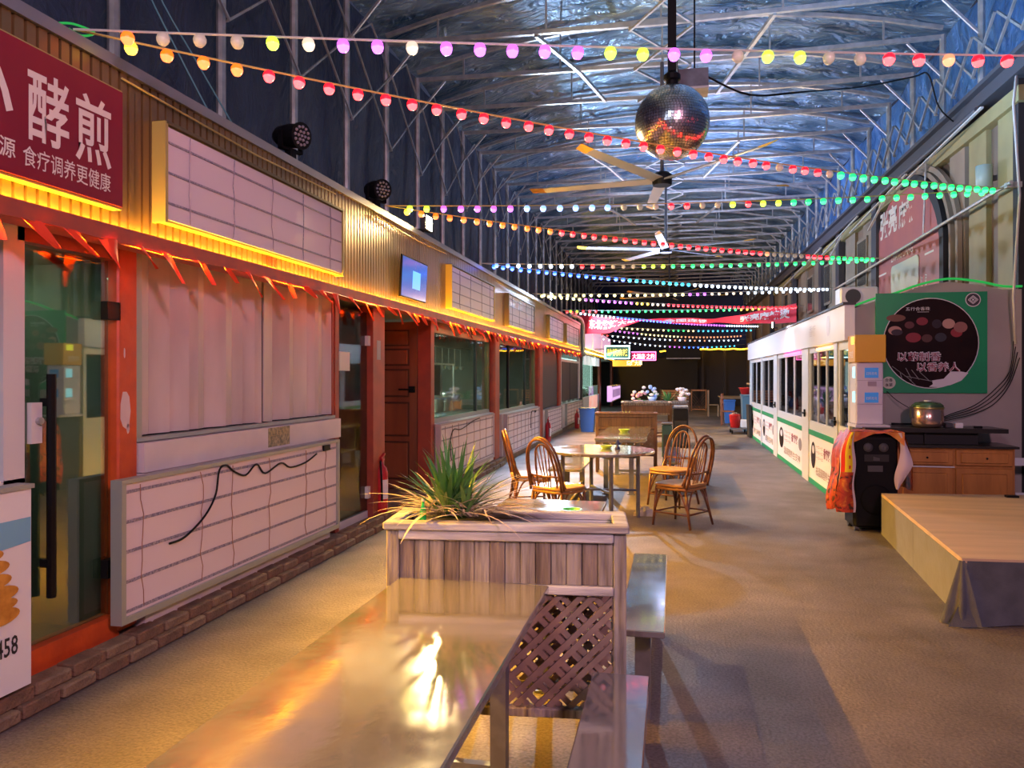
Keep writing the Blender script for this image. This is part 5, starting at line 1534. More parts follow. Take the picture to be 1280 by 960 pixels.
bulb_string('light string of mixed white and teal bulbs, second below the red banner', (-2.98, 26, 3.28), (3.1, 34.0, 3.30), 0.20,
            steps((0.3, 'v'), (0.55, 'wy'), (1, 'p')), 0.24)
bulb_string('light string of lilac bulbs turning red and white, third below the red banner', (-2.9, 30, 3.20), (3.2, 34.0, 3.12), 0.12,
            steps((0.1, 'r'), (0.45, 'wh'), (0.7, ('p', 'wh')), (1, 'wh')), 0.24)
bulb_string('lowest distant light string of blue and violet bulbs', (-2.9, 31, 3.10), (3.2, 36.0, 2.98), 0.22,
            steps((0.45, 'wh'), (0.55, 'v'), (0.75, 'b'), (1, 'c')), 0.26)

# knotted wiring at the near anchor
o = MB().tube(smoothpts([(-2.85, 3.12, 3.22), (-2.83, 3.2, 3.25), (-2.80, 3.3, 3.25), (-2.82, 3.24, 3.21), (-2.84, 3.18, 3.22)]), 0.006, 5).build('wire_knot', mat('green_cord', (0.02, 0.25, 0.06), 0.5), smooth=True)
tag(o, 'knot of green wire where the nearest light strings meet the fascia top', 'wire')

wv = thing('hanging_wires', 'two thin blue-green wires hanging in front of the tarpaulin above the red shop sign', 'wires', (-2.9, 4.0, 3.3))
for k in range(2):
    MB().tube(smoothpts([(-3.3, 4.0 + .12 * k, 6.3), (-3.28, 4.1 + .12 * k, 4.4), (-3.2, 4.18 + .13 * k, 4.0), (-3.05, 4.3 + .22 * k, 3.6), (-2.92, 4.5 + .3 * k, 3.205)]), 0.006, 5).build('wire', mat('teal_wire', (0.10, 0.28, 0.32), 0.5), wv, True)
orn = thing('wall_ornament', 'small orange wire ornament low on the gold fascia under the wide blank sign', 'ornament', (-2.8, 4.9, 2.32))
for (y_, z_, y2, z2) in ((4.97, 2.33, 5.07, 2.33), (4.97, 2.39, 5.07, 2.39), (4.97, 2.33, 4.97, 2.39), (5.07, 2.33, 5.07, 2.39), (5.02, 2.33, 5.02, 2.40)):
    MB().bar((-2.80, y_, z_), (-2.80, y2, z2), 0.008).build('wire_bar', M_orange, orn)

# ================================================================ RED BANNER ACROSS THE HALL
bn = thing('hanging_banner', 'long twisted red banner with pale characters hung across the far hall', 'banner', (0, 25, 3.2))
def bn_path(u):
    # returns centre (x,y,z) and half height, tilt
    pts = [(0.0, (-2.95, 25.6, 3.26), 0.32, 0.0), (0.16, (-2.0, 25.4, 3.22), 0.26, 0.15), (0.30, (-0.95, 25.2, 3.36), 0.045, 1.2), (0.42, (-0.1, 25.0, 3.32), 0.10, 0.5), (0.55, (0.8, 24.8, 3.27), 0.10, 0.3), (0.64, (1.3, 24.7, 3.27), 0.09, 0.8), (0.75, (2.1, 24.3, 3.28), 0.15, 0.2), (1.0, (3.55, 23.6, 3.38), 0.28, 0.0)]
    for a, c in zip(pts[:-1], pts[1:]):
        if u <= c[0] + 1e-9:
            t = (u - a[0]) / (c[0] - a[0])
            p = [a[1][i] + (c[1][i] - a[1][i]) * t for i in range(3)]
            return p, a[2] + (c[2] - a[2]) * t, a[3] + (c[3] - a[3]) * t
def bnf(u, v, off=0.0):
    p, h, tl_ = bn_path(min(max(u, 0), 1))
    s = (v - 0.5) * 2
    return (p[0], p[1] + s * h * math.sin(tl_) - off, p[2] + s * h * math.cos(tl_) + 0.01 * math.sin(u * 40))
MB().sheet(bnf, 70, 4).build('banner_cloth', mat('bright_red_banner', (0.85, 0.04, 0.08), 0.6, emit=(0.9, 0.03, 0.06), es=0.0), bn, True)
def bn_text(s_, u0, u1, v0, v1):
    # lettering bent along the banner
    W = 1.0
    text('lettering', s_, M_whitep, bn, (0, 0, 0), 'front', 1.0, W, 0.03, xf=lambda X, Y: Vector(bnf(u0 + (u1 - u0) * X, v0 + (v1 - v0) * Y, 0.02)))
bn_text('东北烧烤大串', 0.04, 0.27, 0.25, 0.82)
bn_text('全国连锁', 0.40, 0.60, 0.2, 0.85)
bn_text('张亮麻辣烫', 0.74, 0.97, 0.25, 0.85)

# ================================================================ FAR END ITEMS
sc1 = thing('hanging_screen', 'wide dark screen hanging from the roof at the far end', 'screen', (0.3, 39, 2.4))
MB().box(-0.25, 1.35, 39.0, 39.1, 2.42, 3.25).build('screen_face', M_blackm, sc1)
MB().box(-0.27, 1.37, 38.97, 39.0, 2.40, 2.45).build('lower_edge', M_galv, sc1)
for x in (-0.1, 1.2):
    MB().tube([(x, 39.05, 3.25), (x, 39.05, 6.3)], 0.012, 5).build('hanger', M_dgrey, sc1)
rl = thing('amber_rope_light', 'wavy amber rope light along the top of the dark far opening', 'rope light', (2, 40.5, 2.9))
MB().tube([(1.38 + 0.13 * k, 40.6, 2.92 + 0.018 * math.sin(k * 1.1)) for k in range(21)], 0.035, 6).build('glowing_tube', emis('amber_rope', (1.0, 0.50, 0.02), 7), rl, True)
rl2 = thing('amber_rope_light', 'short piece of amber rope light left of the hanging screen', 'rope light', (-0.5, 40.5, 2.8))
MB().tube([(-0.62 + 0.1 * k, 40.6, 2.82 + 0.01 * k) for k in range(4)], 0.035, 6).build('glowing_tube', emis('amber_rope', (1.0, 0.50, 0.02), 7), rl2, True)

# ================================================================ FURNITURE
M_topedge = mat('table_edge_trim', (0.50, 0.52, 0.50), 0.25, 0.8)
def long_table(label, x0, x1, y0, y1, z=0.75, name='dining_table', legs=None):
    t = thing(name, label, 'table', ((x0 + x1) / 2, (y0 + y1) / 2, 0))
    MB().bbox(x0, x1, y0, y1, z - 0.028, z, 0.004).build('tabletop', M_steel, t)
    MB().box(x0 + 0.012, x1 - 0.012, y0 + 0.012, y1 - 0.012, z - 0.05, z - 0.028).build('apron', M_topedge, t)
    legs = legs or [(x0 + 0.13, y0 + 0.25), (x1 - 0.2, y0 + 0.25), (x0 + 0.13, y1 - 0.1), (x1 - 0.2, y1 - 0.1)]
    for (lx, ly) in legs:
        l = MB().box(lx - 0.03, lx + 0.03, ly - 0.03, ly + 0.03, 0.0, z - 0.05).build('leg', M_steelf, t)
        MB().box(lx - 0.05, lx + 0.05, ly - 0.05, ly + 0.05, 0.0, 0.012).build('foot_plate', M_steelf, l)
    ya = min(l[1] for l in legs); yb = max(l[1] for l in legs)
    xa = min(l[0] for l in legs); xb = max(l[0] for l in legs)
    MB().bar((xa, yb, 0.06), (xb, yb, 0.06), 0.035).build('foot_rail', M_steelf, t)
    MB().bar(((xa + xb) / 2, ya, z - 0.1), ((xa + xb) / 2, yb, z - 0.1), 0.035).build('centre_beam', M_steelf, t)
    return t
def bench(label, x0, x1, y0, y1, z=0.45):
    t = thing('bench', label, 'bench', ((x0 + x1) / 2, (y0 + y1) / 2, 0))
    MB().bbox(x0, x1, y0, y1, z - 0.03, z, 0.004).build('seat', M_steel, t)
    for ly in (y0 + 0.18, y1 - 0.10):
        MB().box((x0 + x1) / 2 - 0.035, (x0 + x1) / 2 + 0.035, ly - 0.025, ly + 0.025, 0, z - 0.03).build('leg', M_steelf, t)
    MB().bar(((x0 + x1) / 2, y0 + 0.1, 0.06), ((x0 + x1) / 2, y1 - 0.06, 0.06), 0.035).build('foot_rail', M_steelf, t)
    return t
long_table('long stainless steel table nearest the camera, in front of the grey wooden planter', -1.06, -0.46, 1.05, 2.90, legs=[(-0.93, 1.2), (-0.68, 1.2), (-0.93, 2.84), (-0.64, 2.84)])
bench('narrow stainless bench right of the nearest steel table', -0.29, -0.08, 1.2, 2.86)
long_table('stainless steel table with a green ashtray right behind the grey wooden planter', -1.06, -0.41, 3.50, 4.92)
bench('narrow stainless bench right of the table behind the planter, with violet reflections', -0.23, -0.03, 3.36, 4.83)
long_table('stainless steel table reflecting red light, behind the round table', -0.98, -0.32, 9.9, 12.3)
bench('white-topped bench left of the table behind the round table', -1.44, -1.04, 9.0, 10.9)
bench('low steel bench right of the table behind the round table', -0.12, 0.12, 10.0, 12.2)

def planter(label, cx, cy, W, D, H, rz, m_plank, m_rail, nplank, lath=True, zl=0.73, base=0.25, seed=0, plank2=None):
    t = thing('planter', label, 'planter', (cx, cy, 0), rz)
    r = random.Random(seed)
    x0, x1 = -W / 2, W / 2
    p = 0.05
    # local frame: front face at y = 0, back at y = D
    for (px, py) in ((x0, 0), (x1 - p, 0), (x0, D - p), (x1 - p, D - p)):
        MB().bbox(px, px + p, py, py + p, 0, H - 0.03, 0.004).build('corner_post', m_plank, t, local=True)
    for yy in (-0.006, D - p + 0.006):
        MB().bbox(x0 + p, x1 - p, yy, yy + p * .9, H - 0.07, H - 0.03, 0.004).build('upper_rail', m_rail, t, local=True)
        MB().bbox(x0 + p, x1 - p, yy, yy + p * .9, zl - 0.035, zl, 0.004).build('middle_rail', m_rail, t, local=True)
        MB().bbox(x0 + p, x1 - p, yy, yy + p * .9, base - 0.035, base, 0.004).build('lower_rail', m_plank, t, local=True)
    # top frame
    MB().bbox(x0 - 0.01, x1 + 0.01, -0.02, 0.045, H - 0.03, H, 0.005).build('top_rail', m_rail, t, local=True)
    MB().bbox(x0 - 0.01, x1 + 0.01, D - 0.045, D + 0.02, H - 0.03, H, 0.005).build('top_rail', m_rail, t, local=True)
    MB().bbox(x0 - 0.01, x0 + 0.05, 0.047, D - 0.047, H - 0.03, H, 0.005).build('top_rail', m_rail, t, local=True)
    MB().bbox(x1 - 0.05, x1 + 0.01, 0.047, D - 0.047, H - 0.03, H, 0.005).build('top_rail', m_rail, t, local=True)
    w = (W - 2 * p) / nplank
    for side in (0, 1):
        yy = 0.012 if side == 0 else D - 0.03
        for k in range(nplank):
            a = x0 + p + k * w
            mm = m_plank if (k + side) % 3 else (plank2 or m_plank)
            MB().bbox(a + 0.0012, a + w - 0.0012, yy + r.uniform(-.002, .002), yy + 0.016, zl + 0.001, H - 0.072, 0.002).build('plank', mm, t, local=True)
    for sx in (x0 + 0.012, x1 - 0.028):
        for k in range(3):
            dw = (D - 2 * p) / 3
            MB().box(sx, sx + 0.016, p + k * dw + 0.001, p + (k + 1) * dw - 0.001, zl, H - 0.03).build('side_plank', m_plank, t, local=True)
    MB().box(x0 + 0.03, x1 - 0.03, 0.03, D - 0.03, zl - 0.02, H - 0.055).build('soil', M_soil, t, local=True)
    if lath:
        z0, z1 = base, zl - 0.035
        hgt = z1 - z0
        ww = W - 2 * p
        for side in (0, 1):
            yb = 0.012 if side == 0 else D - 0.03
            for dirn in (1, -1):
                s_ = -hgt
                k = 0
                while s_ < ww:
                    a = max(0, s_); e = min(ww, s_ + hgt)
                    if e - a > 0.03:
                        if dirn == 1:
                            P = (x0 + p + a, yb, z0 + (a - s_)); Q = (x0 + p + e, yb, z0 + (e - s_))
                        else:
                            P = (x1 - p - a, yb + 0.011, z0 + (a - s_)); Q = (x1 - p - e, yb + 0.011, z0 + (e - s_))
                        MB().bar(P, Q, 0.010, 0.022, up=(0, 1, 0)) if False else None
                        bq = MB()
                        Pv, Qv = Vector(P), Vector(Q)
                        dd = (Qv - Pv).normalized(); nn_ = Vector((0, 1, 0)); sd = dd.cross(nn_).normalized()
                        bq.add([Pv + sd * .011, Pv - sd * .011, Qv - sd * .011, Qv + sd * .011, Pv + sd * .011 + nn_ * .01, Pv - sd * .011 + nn_ * .01, Qv - sd * .011 + nn_ * .01, Qv + sd * .011 + nn_ * .01],
                               [(0, 3, 2, 1), (4, 5, 6, 7), (0, 1, 5, 4), (1, 2, 6, 5), (2, 3, 7, 6), (3, 0, 4, 7)])
                        bq.build('lath', M_lath, t, local=True)
                    s_ += 0.085 if (k % 2 == 0) else 0.045
                    k += 1
    return t
planter('weathered grey wooden planter with lattice front behind the nearest steel table', -0.645, 2.95, 0.95, 0.30, 0.97, R(6), M_gwood, M_grail, 14, seed=3, plank2=M_gwood2)
planter('brown wooden planter with vertical slats behind the red-lit steel table', -0.72, 12.45, 0.98, 0.35, 0.96, R(3), M_bwood, M_bwood, 22, seed=4, base=0.3)
planter('old brown wooden planter in the middle distance, third from the camera', -0.55, 17.2, 1.1, 0.9, 0.97, R(3), M_bwood, M_gwood2, 12, lath=False, seed=5)
planter('furthest wooden planter, holding flowers', -0.25, 22.0, 1.4, 0.6, 0.85, R(3), M_bwood, M_gwood2, 12, lath=False, seed=6)

# ---- spiky plant in the near planter
pt = thing('potted_plant', 'bushy green and dried spiky-leaved plant in the left half of the grey planter', 'plant', (-0.875, 3.06, 0.968))
rl_ = random.Random(17)
def leaf(az, L, up, droop, w, m, name, ox, oy, z0=0.0):
    d = Vector((math.cos(az), math.sin(az), 0))
    side = Vector((-math.sin(az), math.cos(az), 0))
    b = MB()
    n = 6
    vs = []
    p = Vector((ox, oy, z0)) ; e = up
    for i in range(n + 1):
        s = i / n
        ww = w * (0.55 + 0.9 * s if s < 0.4 else 0.91 * (1 - (s - 0.4) / 0.6) ** 0.8) + 0.0006
        fold = Vector((0, 0, ww * 0.35))
        vs += [p - side * ww + fold, p, p + side * ww + fold]
        p = p + (d * math.cos(e) + Vector((0, 0, 1)) * math.sin(e)) * (L / n)
        e -= droop / n
    fs = []
    for i in range(n):
        fs += [(3 * i, 3 * i + 1, 3 * i + 4, 3 * i + 3), (3 * i + 1, 3 * i + 2, 3 * i + 5, 3 * i + 4)]
    b.add(vs, fs)
    lowest = min(v.z for v in b.v)
    if lowest < -0.01:
        k_ = 0.5
    b.build(name, m, pt, True, True)
for k in range(105):
    az = rl_.uniform(0, 2 * PI)
    up = R(rl_.uniform(35, 85))
    L = rl_.uniform(0.20, 0.36)
    leaf(az, L, up, R(rl_.uniform(5, 45)), rl_.uniform(0.008, 0.0125), M_leaf, 'leaf', rl_.uniform(-.05, .05), rl_.uniform(-.04, .04))
for k in range(120):
    az = rl_.uniform(0, 2 * PI)
    if rl_.random() < 0.6: az = rl_.choice((PI, 0)) + rl_.uniform(-.7, .7)
    up = R(rl_.uniform(10, 42))
    L = rl_.uniform(0.18, 0.36)
    leaf(az, L, up, R(rl_.uniform(20, 55)), rl_.uniform(0.005, 0.009), M_dry, 'dry_leaf', rl_.uniform(-.13, .13), rl_.uniform(-.06, .06), 0.012)
gb = thing('green_bottle', 'tiny bright green bottle among the leaves of the spiky plant', 'bottle', (-0.99, 2.98, 0.93))
MB().lathe([(0, 0), (0.014, 0), (0.014, 0.07), (0.006, 0.095), (0.006, 0.11), (0, 0.11)], (0, 0, 0), 10).build('bottle_body', mat('bright_green_plastic', (0.02, 0.55, 0.12), 0.3, emit=(0.0, 0.4, 0.1), es=0.0), gb, True, True)
MB().lathe([(0.007, 0.11), (0.007, 0.128), (0, 0.128)], (0, 0, 0), 10).build('cap', M_poster_w, gb, local=True)

# ---- round table
rt = thing('round_table', 'round stainless table between the rattan chairs', 'table', (-0.76, 8.38, 0))
MB().lathe([(0, 0.722), (0.565, 0.722), (0.58, 0.726), (0.58, 0.748), (0.575, 0.752), (0, 0.752)], (0, 0, 0), 56).build('tabletop', M_steel, rt, local=True)
for a in (20, 110, 200, 290):
    a = R(a)
    x, y = 0.42 * math.cos(a), 0.42 * math.sin(a)
    MB().tube([(x, y, 0), (x, y, 0.72)], 0.022, 8).build('leg', M_steelf, rt, local=True)
for (a, c) in ((20, 200), (110, 290)):
    a, c = R(a), R(c)
    for z in (0.30, 0.66):
        MB().tube([(0.42 * math.cos(a), 0.42 * math.sin(a), z), (0.42 * math.cos(c), 0.42 * math.sin(c), z + 0.03)], 0.014, 6).build('crossbar', M_steelf, rt, local=True)

def ashtray(label, x, y, z, s=1.0, m=M_limeg):
    t = tag(MB().lathe([(0, 0), (0.04 * s, 0), (0.06 * s, 0.022 * s), (0.063 * s, 0.03 * s), (0.054 * s, 0.03 * s), (0.045 * s, 0.012 * s), (0, 0.010 * s)], (0, 0, 0), 18).build('ashtray', m, smooth=False), label, 'ashtray')
    t.location = (x, y, z + 0.001)
    return t
ashtray('round green ashtray on the steel table behind the grey planter', -0.57, 4.42, 0.75)
ashtray('yellow-green dish on the round table', -0.71, 8.50, 0.752, 1.1, mat('lime_dish', (0.32, 0.50, 0.06), 0.35))
ashtray('lime dish on the red-lit table behind the round table', -0.67, 11.1, 0.75, 1.3, mat('lime_dish', (0.32, 0.50, 0.06), 0.35))
cr = thing('toothpick_holder', 'small dark blue figure-shaped holder standing on the round table', 'holder', (-0.58, 8.42, 0.753))
MB().lathe([(0, 0), (0.03, 0), (0.03, 0.015), (0.012, 0.035), (0.016, 0.06), (0.02, 0.085), (0.008, 0.10), (0, 0.12)], (0, 0, 0), 12).build('holder_body', mat('navy_plastic', (0.02, 0.03, 0.16), 0.3), cr, True, True)
MB().tube([(-0.035, 0, 0.05), (0, 0, 0.075), (0.03, 0, 0.055)], 0.006, 5).build('side_arm', mat('navy_plastic', (0.02, 0.03, 0.16), 0.3), cr, True, True)

# crumpled scraps under the table
def crumple(name, label, x, y, sx, sy, h, m, seed, cat):
    r = random.Random(seed)
    b = MB()
    n = 9
    hs = {(i, j): (max(0, 1 - ((2 * i / n - 1) ** 2 + (2 * j / n - 1) ** 2)) ** 0.5) * h * r.uniform(.5, 1.1) for i in range(n + 1) for j in range(n + 1)}
    b.sheet(lambda u, v: (sx * (u - .5), sy * (v - .5), 0.003 + hs[(round(u * n), round(v * n))]), n, n)
    o = b.build(name, m)
    o.location = (x, y, 0.002)
    return tag(o, label, cat)
crumple('crumpled_rag', 'dirty off-white crumpled rag on the floor under the round table', -0.30, 8.70, 0.24, 0.26, 0.09, mat('dirty_cloth', (0.50, 0.44, 0.38), 0.8), 3, 'rag')
crumple('crumpled_tissue', 'small white tissue on the floor left of the round table leg', -0.80, 8.3, 0.12, 0.14, 0.08, M_poster_w, 4, 'tissue')

# ---- rattan chairs
def make_chair(label):
    t = thing('rattan_chair', label, 'chair', (0, 0, 0), 0, 'rattan hoop-back chairs round the steel table')
    rt_ = 0.0125
    # seat
    pts = []
    for i in range(28):
        a = 2 * PI * i / 28
        c, s_ = math.cos(a), math.sin(a)
        e = 0.55
        pts.append((0.22 * abs(c) ** e * (1 if c >= 0 else -1), 0.205 * abs(s_) ** e * (1 if s_ >= 0 else -1)))
    MB().prism([(x, y, 0.415) for x, y in pts], (0, 0, 0.025)).build('seat', M_seat, t, local=True)
    MB().tube([(x * 1.03, y * 1.03, 0.425) for x, y in pts], 0.017, 6, closed=True).tube([(x * 1.02, y * 1.02, 0.393) for x, y in pts], 0.014, 6, closed=True).build('seat_rim', mat('honey_rim', (0.34, 0.16, 0.055), 0.35), t, True, True)
    for sx in (-1, 1):
        MB().tube([(sx * 0.19, 0.17, 0.41), (sx * 0.20, 0.185, 0.2), (sx * 0.215, 0.20, 0.0)], [0.016, 0.015, 0.013], 8).build('leg', M_rattan, t, True, True)
        MB().tube([(sx * 0.185, -0.165, 0.42), (sx * 0.20, -0.20, 0.2), (sx * 0.225, -0.245, 0.0)], [0.016, 0.015, 0.013], 8).build('leg', M_rattan, t, True, True)
    # outer hoop, doubled
    for (off, nm) in ((0.0, 'back_hoop'), (0.028, 'back_hoop')):
        pts = []
        for i in range(25):
            s = i / 24
            a = PI * s
            if s < 0.0: pass
            x = -0.235 * math.cos(a) * (1 - 0.10 * abs(math.cos(a)) ** 6)
            z = 0.42 + 0.52 * math.sin(a) ** 0.72
            y = -0.165 - 0.13 * (z - 0.42) / 0.52 - off
            pts.append((x * (1 - off * 1.2), y, z - off * 0.6))
        MB().tube(pts, rt_, 8).build(nm, M_rattan, t, True, True)
    pts = []
    for i in range(21):
        a = PI * i / 20
        x = -0.135 * math.cos(a)
        if abs(math.cos(a)) > 0.8: x *= 0.92
        z = 0.43 + 0.44 * math.sin(a) ** 0.6
        y = -0.16 - 0.125 * (z - 0.42) / 0.52
        pts.append((x, y, z))
    MB().tube(pts, 0.0105, 8).build('inner_hoop', M_rattan, t, True, True)
    for x in (-0.075, -0.026, 0.026, 0.075):
        zt = 0.43 + 0.44 * (1 - (x / 0.135) ** 2) ** 0.3
        MB().tube([(x * 0.55, -0.165, 0.43), (x * 0.8, -0.21, 0.62), (x, -0.16 - 0.125 * (zt - 0.42) / 0.52, zt)], 0.0065, 6).build('spindle', M_rattan, t, True, True)
    MB().tube([(-0.225, -0.20, 0.555), (0, -0.21, 0.545), (0.225, -0.20, 0.555)], 0.0105, 6).build('back_rail', M_rattan, t, True, True)
    # side loops between seat and hoop
    for sx in (-1, 1):
        MB().tube(smoothpts([(sx * 0.14, -0.19, 0.43), (sx * 0.165, -0.20, 0.53), (sx * 0.20, -0.19, 0.53), (sx * 0.215, -0.14, 0.43)]), 0.009, 6).build('side_loop', M_rattan, t, True, True)
        # arched braces under the seat
        MB().tube(smoothpts([(sx * 0.205, -0.20, 0.17), (sx * 0.20, -0.11, 0.36), (sx * 0.195, 0.0, 0.39), (sx * 0.20, 0.10, 0.36), (sx * 0.207, 0.185, 0.17)]), 0.0095, 6).build('arched_brace', M_rattan, t, True, True)
        MB().tube([(sx * 0.21, -0.215, 0.14), (sx * 0.208, 0.188, 0.14)], 0.010, 6).build('stretcher', M_rattan, t, True, True)
    for sy, yy in ((1, 0.185), (-1, -0.205)):
        MB().tube(smoothpts([(-0.195, yy, 0.17), (-0.11, yy - 0.01 * sy, 0.36), (0, yy - 0.01 * sy, 0.385), (0.11, yy - 0.01 * sy, 0.36), (0.195, yy, 0.17)]), 0.0095, 6).build('arched_brace', M_rattan, t, True, True)
        MB().tube([(-0.205, yy, 0.14), (0.205, yy, 0.14)], 0.010, 6).build('stretcher', M_rattan, t, True, True)
    return t
ch0 = make_chair('rattan hoop-back chair at the near left of the round table, its back to the camera')
ch0.location = (-1.13, 7.75, 0); ch0.rotation_euler = (0, 0, R(-32))
copy_tree(ch0, (-1.58, 8.62, 0), R(-72), 'rattan hoop-back chair furthest left, nearest the stalls')
copy_tree(ch0, (0.09, 8.22, 0), R(58), 'rattan hoop-back chair at the near right of the round table')
copy_tree(ch0, (0.0, 9.45, 0), R(150), 'rattan hoop-back chair at the far right of the round table')

# ---- middle distance clutter
def crate_box(name, label, cat, x0, x1, y0, y1, h, m):
    t = thing(name, label, cat, ((x0 + x1) / 2, (y0 + y1) / 2, 0))
    MB().bbox(x0, x1, y0, y1, 0.0, h, 0.015).build('body', m, t)
    MB().box(x0 + 0.03, x1 - 0.03, y0 - 0.006, y0 - 0.001, 0.05, h * 0.7).build('front_panel', M_blackm, t)
    MB().bbox(x0 - 0.01, x1 + 0.01, y0 - 0.01, y1 + 0.01, h + 0.001, h + 0.03, 0.008).build('top_plate', M_dgrey, t)
    return t
crate_box('black_cabinet', 'tall black cabinet at the right end of the far planters', 'cabinet', 0.02, 0.34, 16.9, 17.6, 0.84, M_black)
crate_box('dark_cooler', 'dark green cooler beside the tall black cabinet', 'cooler', -0.19, 0.0, 14.9, 15.3, 0.62, mat('dark_teal_plastic', (0.015, 0.05, 0.05), 0.35))
tag(MB().bbox(0.04, 0.34, 17.0, 17.5, 0.872, 0.90, 0.006).build('metal_tray', M_galv), 'shiny metal tray on top of the tall black cabinet', 'tray')
fr_ = random.Random(31)
def bouquet(label, x, y, z, m1, n, r0, cat='bouquet'):
    t = thing('flower_bouquet', label, cat, (x, y, z))
    MB().lathe([(0, 0), (0.08, 0), (0.14, 0.16), (0.13, 0.16), (0, 0.10)], (0, 0, 0), 12).build('wrapping', m1, t, True, True)
    for k in range(n):
        a = fr_.uniform(0, 6.28); rr_ = r0 * fr_.uniform(0.2, 1)
        c = (rr_ * math.cos(a), rr_ * math.sin(a) * 0.6, 0.18 + fr_.uniform(0, r0 * 1.1))
        MB().lathe([(0, -0.05), (0.045, -0.03), (0.06, 0.0), (0.04, 0.035), (0, 0.045)], c, 8).build('blossom', m1 if k % 3 else M_poster_w, t, True, True)
    for k in range(n // 2):
        a = fr_.uniform(0, 6.28)
        p = (r0 * 1.1 * math.cos(a), r0 * 0.6 * math.sin(a), fr_.uniform(0.14, 0.35))
        MB().add([(0, 0, 0.12), (p[0] * .5 - .03, p[1] * .5, p[2]), p, (p[0] * .5 + .03, p[1] * .5, p[2] - .04)], [(0, 1, 2, 3)]).build('leaf', M_leaf, t, local=True)
    return t
bouquet('pale blue bunch of flowers on the furthest planter', -0.55, 22.3, 0.80, mat('blue_petals', (0.30, 0.45, 0.80), 0.6), 12, 0.26)
bouquet('pink heap of flowers at the left end of the furthest planter', -0.95, 22.35, 0.70, mat('pink_petals', (0.75, 0.38, 0.42), 0.6), 9, 0.2)
bouquet('white and pink bunch of flowers at the right of the furthest planter', 0.28, 22.3, 0.80, mat('white_petals', (0.80, 0.66, 0.68), 0.6), 12, 0.22)
t = thing('leafy_plant', 'low green leafy plant between the flower bunches', 'plant', (-0.1, 22.3, 0.80))
for k in range(26):
    a = fr_.uniform(0, 6.28); L = fr_.uniform(.15, .36)
    tip = Vector((L * math.cos(a), L * .5 * math.sin(a), fr_.uniform(.05, .4)))
    s_ = Vector((-math.sin(a), math.cos(a), 0)) * 0.03
    MB().add([(0, 0, 0), tip * .6 + s_, tip, tip * .6 - s_], [(0, 1, 2, 3)]).build('leaf', M_leaf, t, local=True)
t = thing('small_sprout', 'small yellow-green sprout on the rim of the brown slatted planter', 'plant', (-0.72, 12.6, 0.84))
for k in range(7):
    a = k * 0.9
    tip = Vector((0.08 * math.cos(a), 0.05 * math.sin(a), 0.15))
    s_ = Vector((-math.sin(a), math.cos(a), 0)) * 0.02
    MB().add([(0, 0, 0), tip * .6 + s_, tip, tip * .6 - s_], [(0, 1, 2, 3)]).build('leaf', mat('lime_leaf', (0.45, 0.50, 0.12), 0.5), t, local=True)

# far wooden benches with lattice
def slat_bench(label, x0, x1, y, rz=0):
    t = thing('wooden_bench', label, 'bench', ((x0 + x1) / 2, y, 0), rz)
    w = x1 - x0
    for k in range(4):
        MB().box(-w / 2, w / 2, 0.28, 0.31, 0.50 + k * 0.11, 0.59 + k * 0.11).build('back_slat', M_cab, t, local=True)
    for k in range(3):
        MB().box(-w / 2, w / 2, -0.2 + k * 0.15, -0.07 + k * 0.15, 0.42, 0.45).build('seat_slat', M_cab, t, local=True)
    for sx in (-1, 1):
        MB().box(sx * w / 2 - 0.03, sx * w / 2 + 0.03, -0.22, -0.16, 0, 0.62).build('leg', M_bwood, t, local=True)
        MB().box(sx * w / 2 - 0.03, sx * w / 2 + 0.03, 0.25, 0.31, 0, 0.95).build('leg', M_bwood, t, local=True)
    return t
slat_bench('far wooden bench on the left of the two at the end of the aisle', -0.5, 0.75, 35.0)
pn_ = thing('lattice_screen', 'small wooden lattice screen beside the far bench', 'screen', (1.1, 35, 0))
MB().box(0.82, 0.87, 34.95, 35.0, 0, 0.92).box(1.45, 1.50, 34.95, 35.0, 0, 0.92).box(0.82, 1.5, 34.95, 35.0, 0.88, 0.95).box(0.82, 1.5, 34.95, 35.0, 0.05, 0.10).build('frame', M_cab, pn_)
for k in range(6):
    MB().bar((0.85 + k * 0.12, 34.97, 0.1), (min(1.48, 0.85 + k * 0.12 + 0.6), 34.97, 0.1 + min(0.63 - k * 0.12, 0.6) * 1.25), 0.02).build('lath', M_bwood, pn_)
    MB().bar((1.47 - k * 0.12, 34.99, 0.1), (max(0.85, 1.47 - k * 0.12 - 0.6), 34.99, 0.1 + min(0.62 - k * 0.12, 0.6) * 1.25), 0.02).build('lath', M_bwood, pn_)

def wood_chair(label, x, y, rz, m):
    t = thing('wooden_chair', label, 'chair', (x, y, 0), rz)
    MB().bbox(-0.2, 0.2, -0.2, 0.2, 0.42, 0.46, 0.008).build('seat', m, t, local=True)
    for sx in (-1, 1):
        MB().box(sx * 0.18 - 0.02, sx * 0.18 + 0.02, -0.2, -0.16, 0, 0.42).build('leg', m, t, local=True)
        MB().box(sx * 0.18 - 0.02, sx * 0.18 + 0.02, 0.16, 0.2, 0, 1.0).build('leg', m, t, local=True)
    for z in (0.62, 0.78, 0.93):
        MB().box(-0.16, 0.16, 0.165, 0.19, z, z + 0.06).build('back_slat', m, t, local=True)
    return t
M_ltwood = mat('light_chair_wood', (0.50, 0.30, 0.16), 0.5)
wood_chair('light wooden chair furthest along the right side of the aisle', 1.55, 30.5, R(90), M_ltwood)
wood_chair('dark brown chair between the far table and the red bucket', 1.72, 25.0, R(80), M_doorwood)
t = thing('dining_table', 'cluttered light wooden table in the distance on the right', 'table', (2.2, 29.0, 0))
MB().bbox(1.75, 3.0, 28.2, 31.0, 0.74, 0.78, 0.008).build('tabletop', M_ltwood, t)
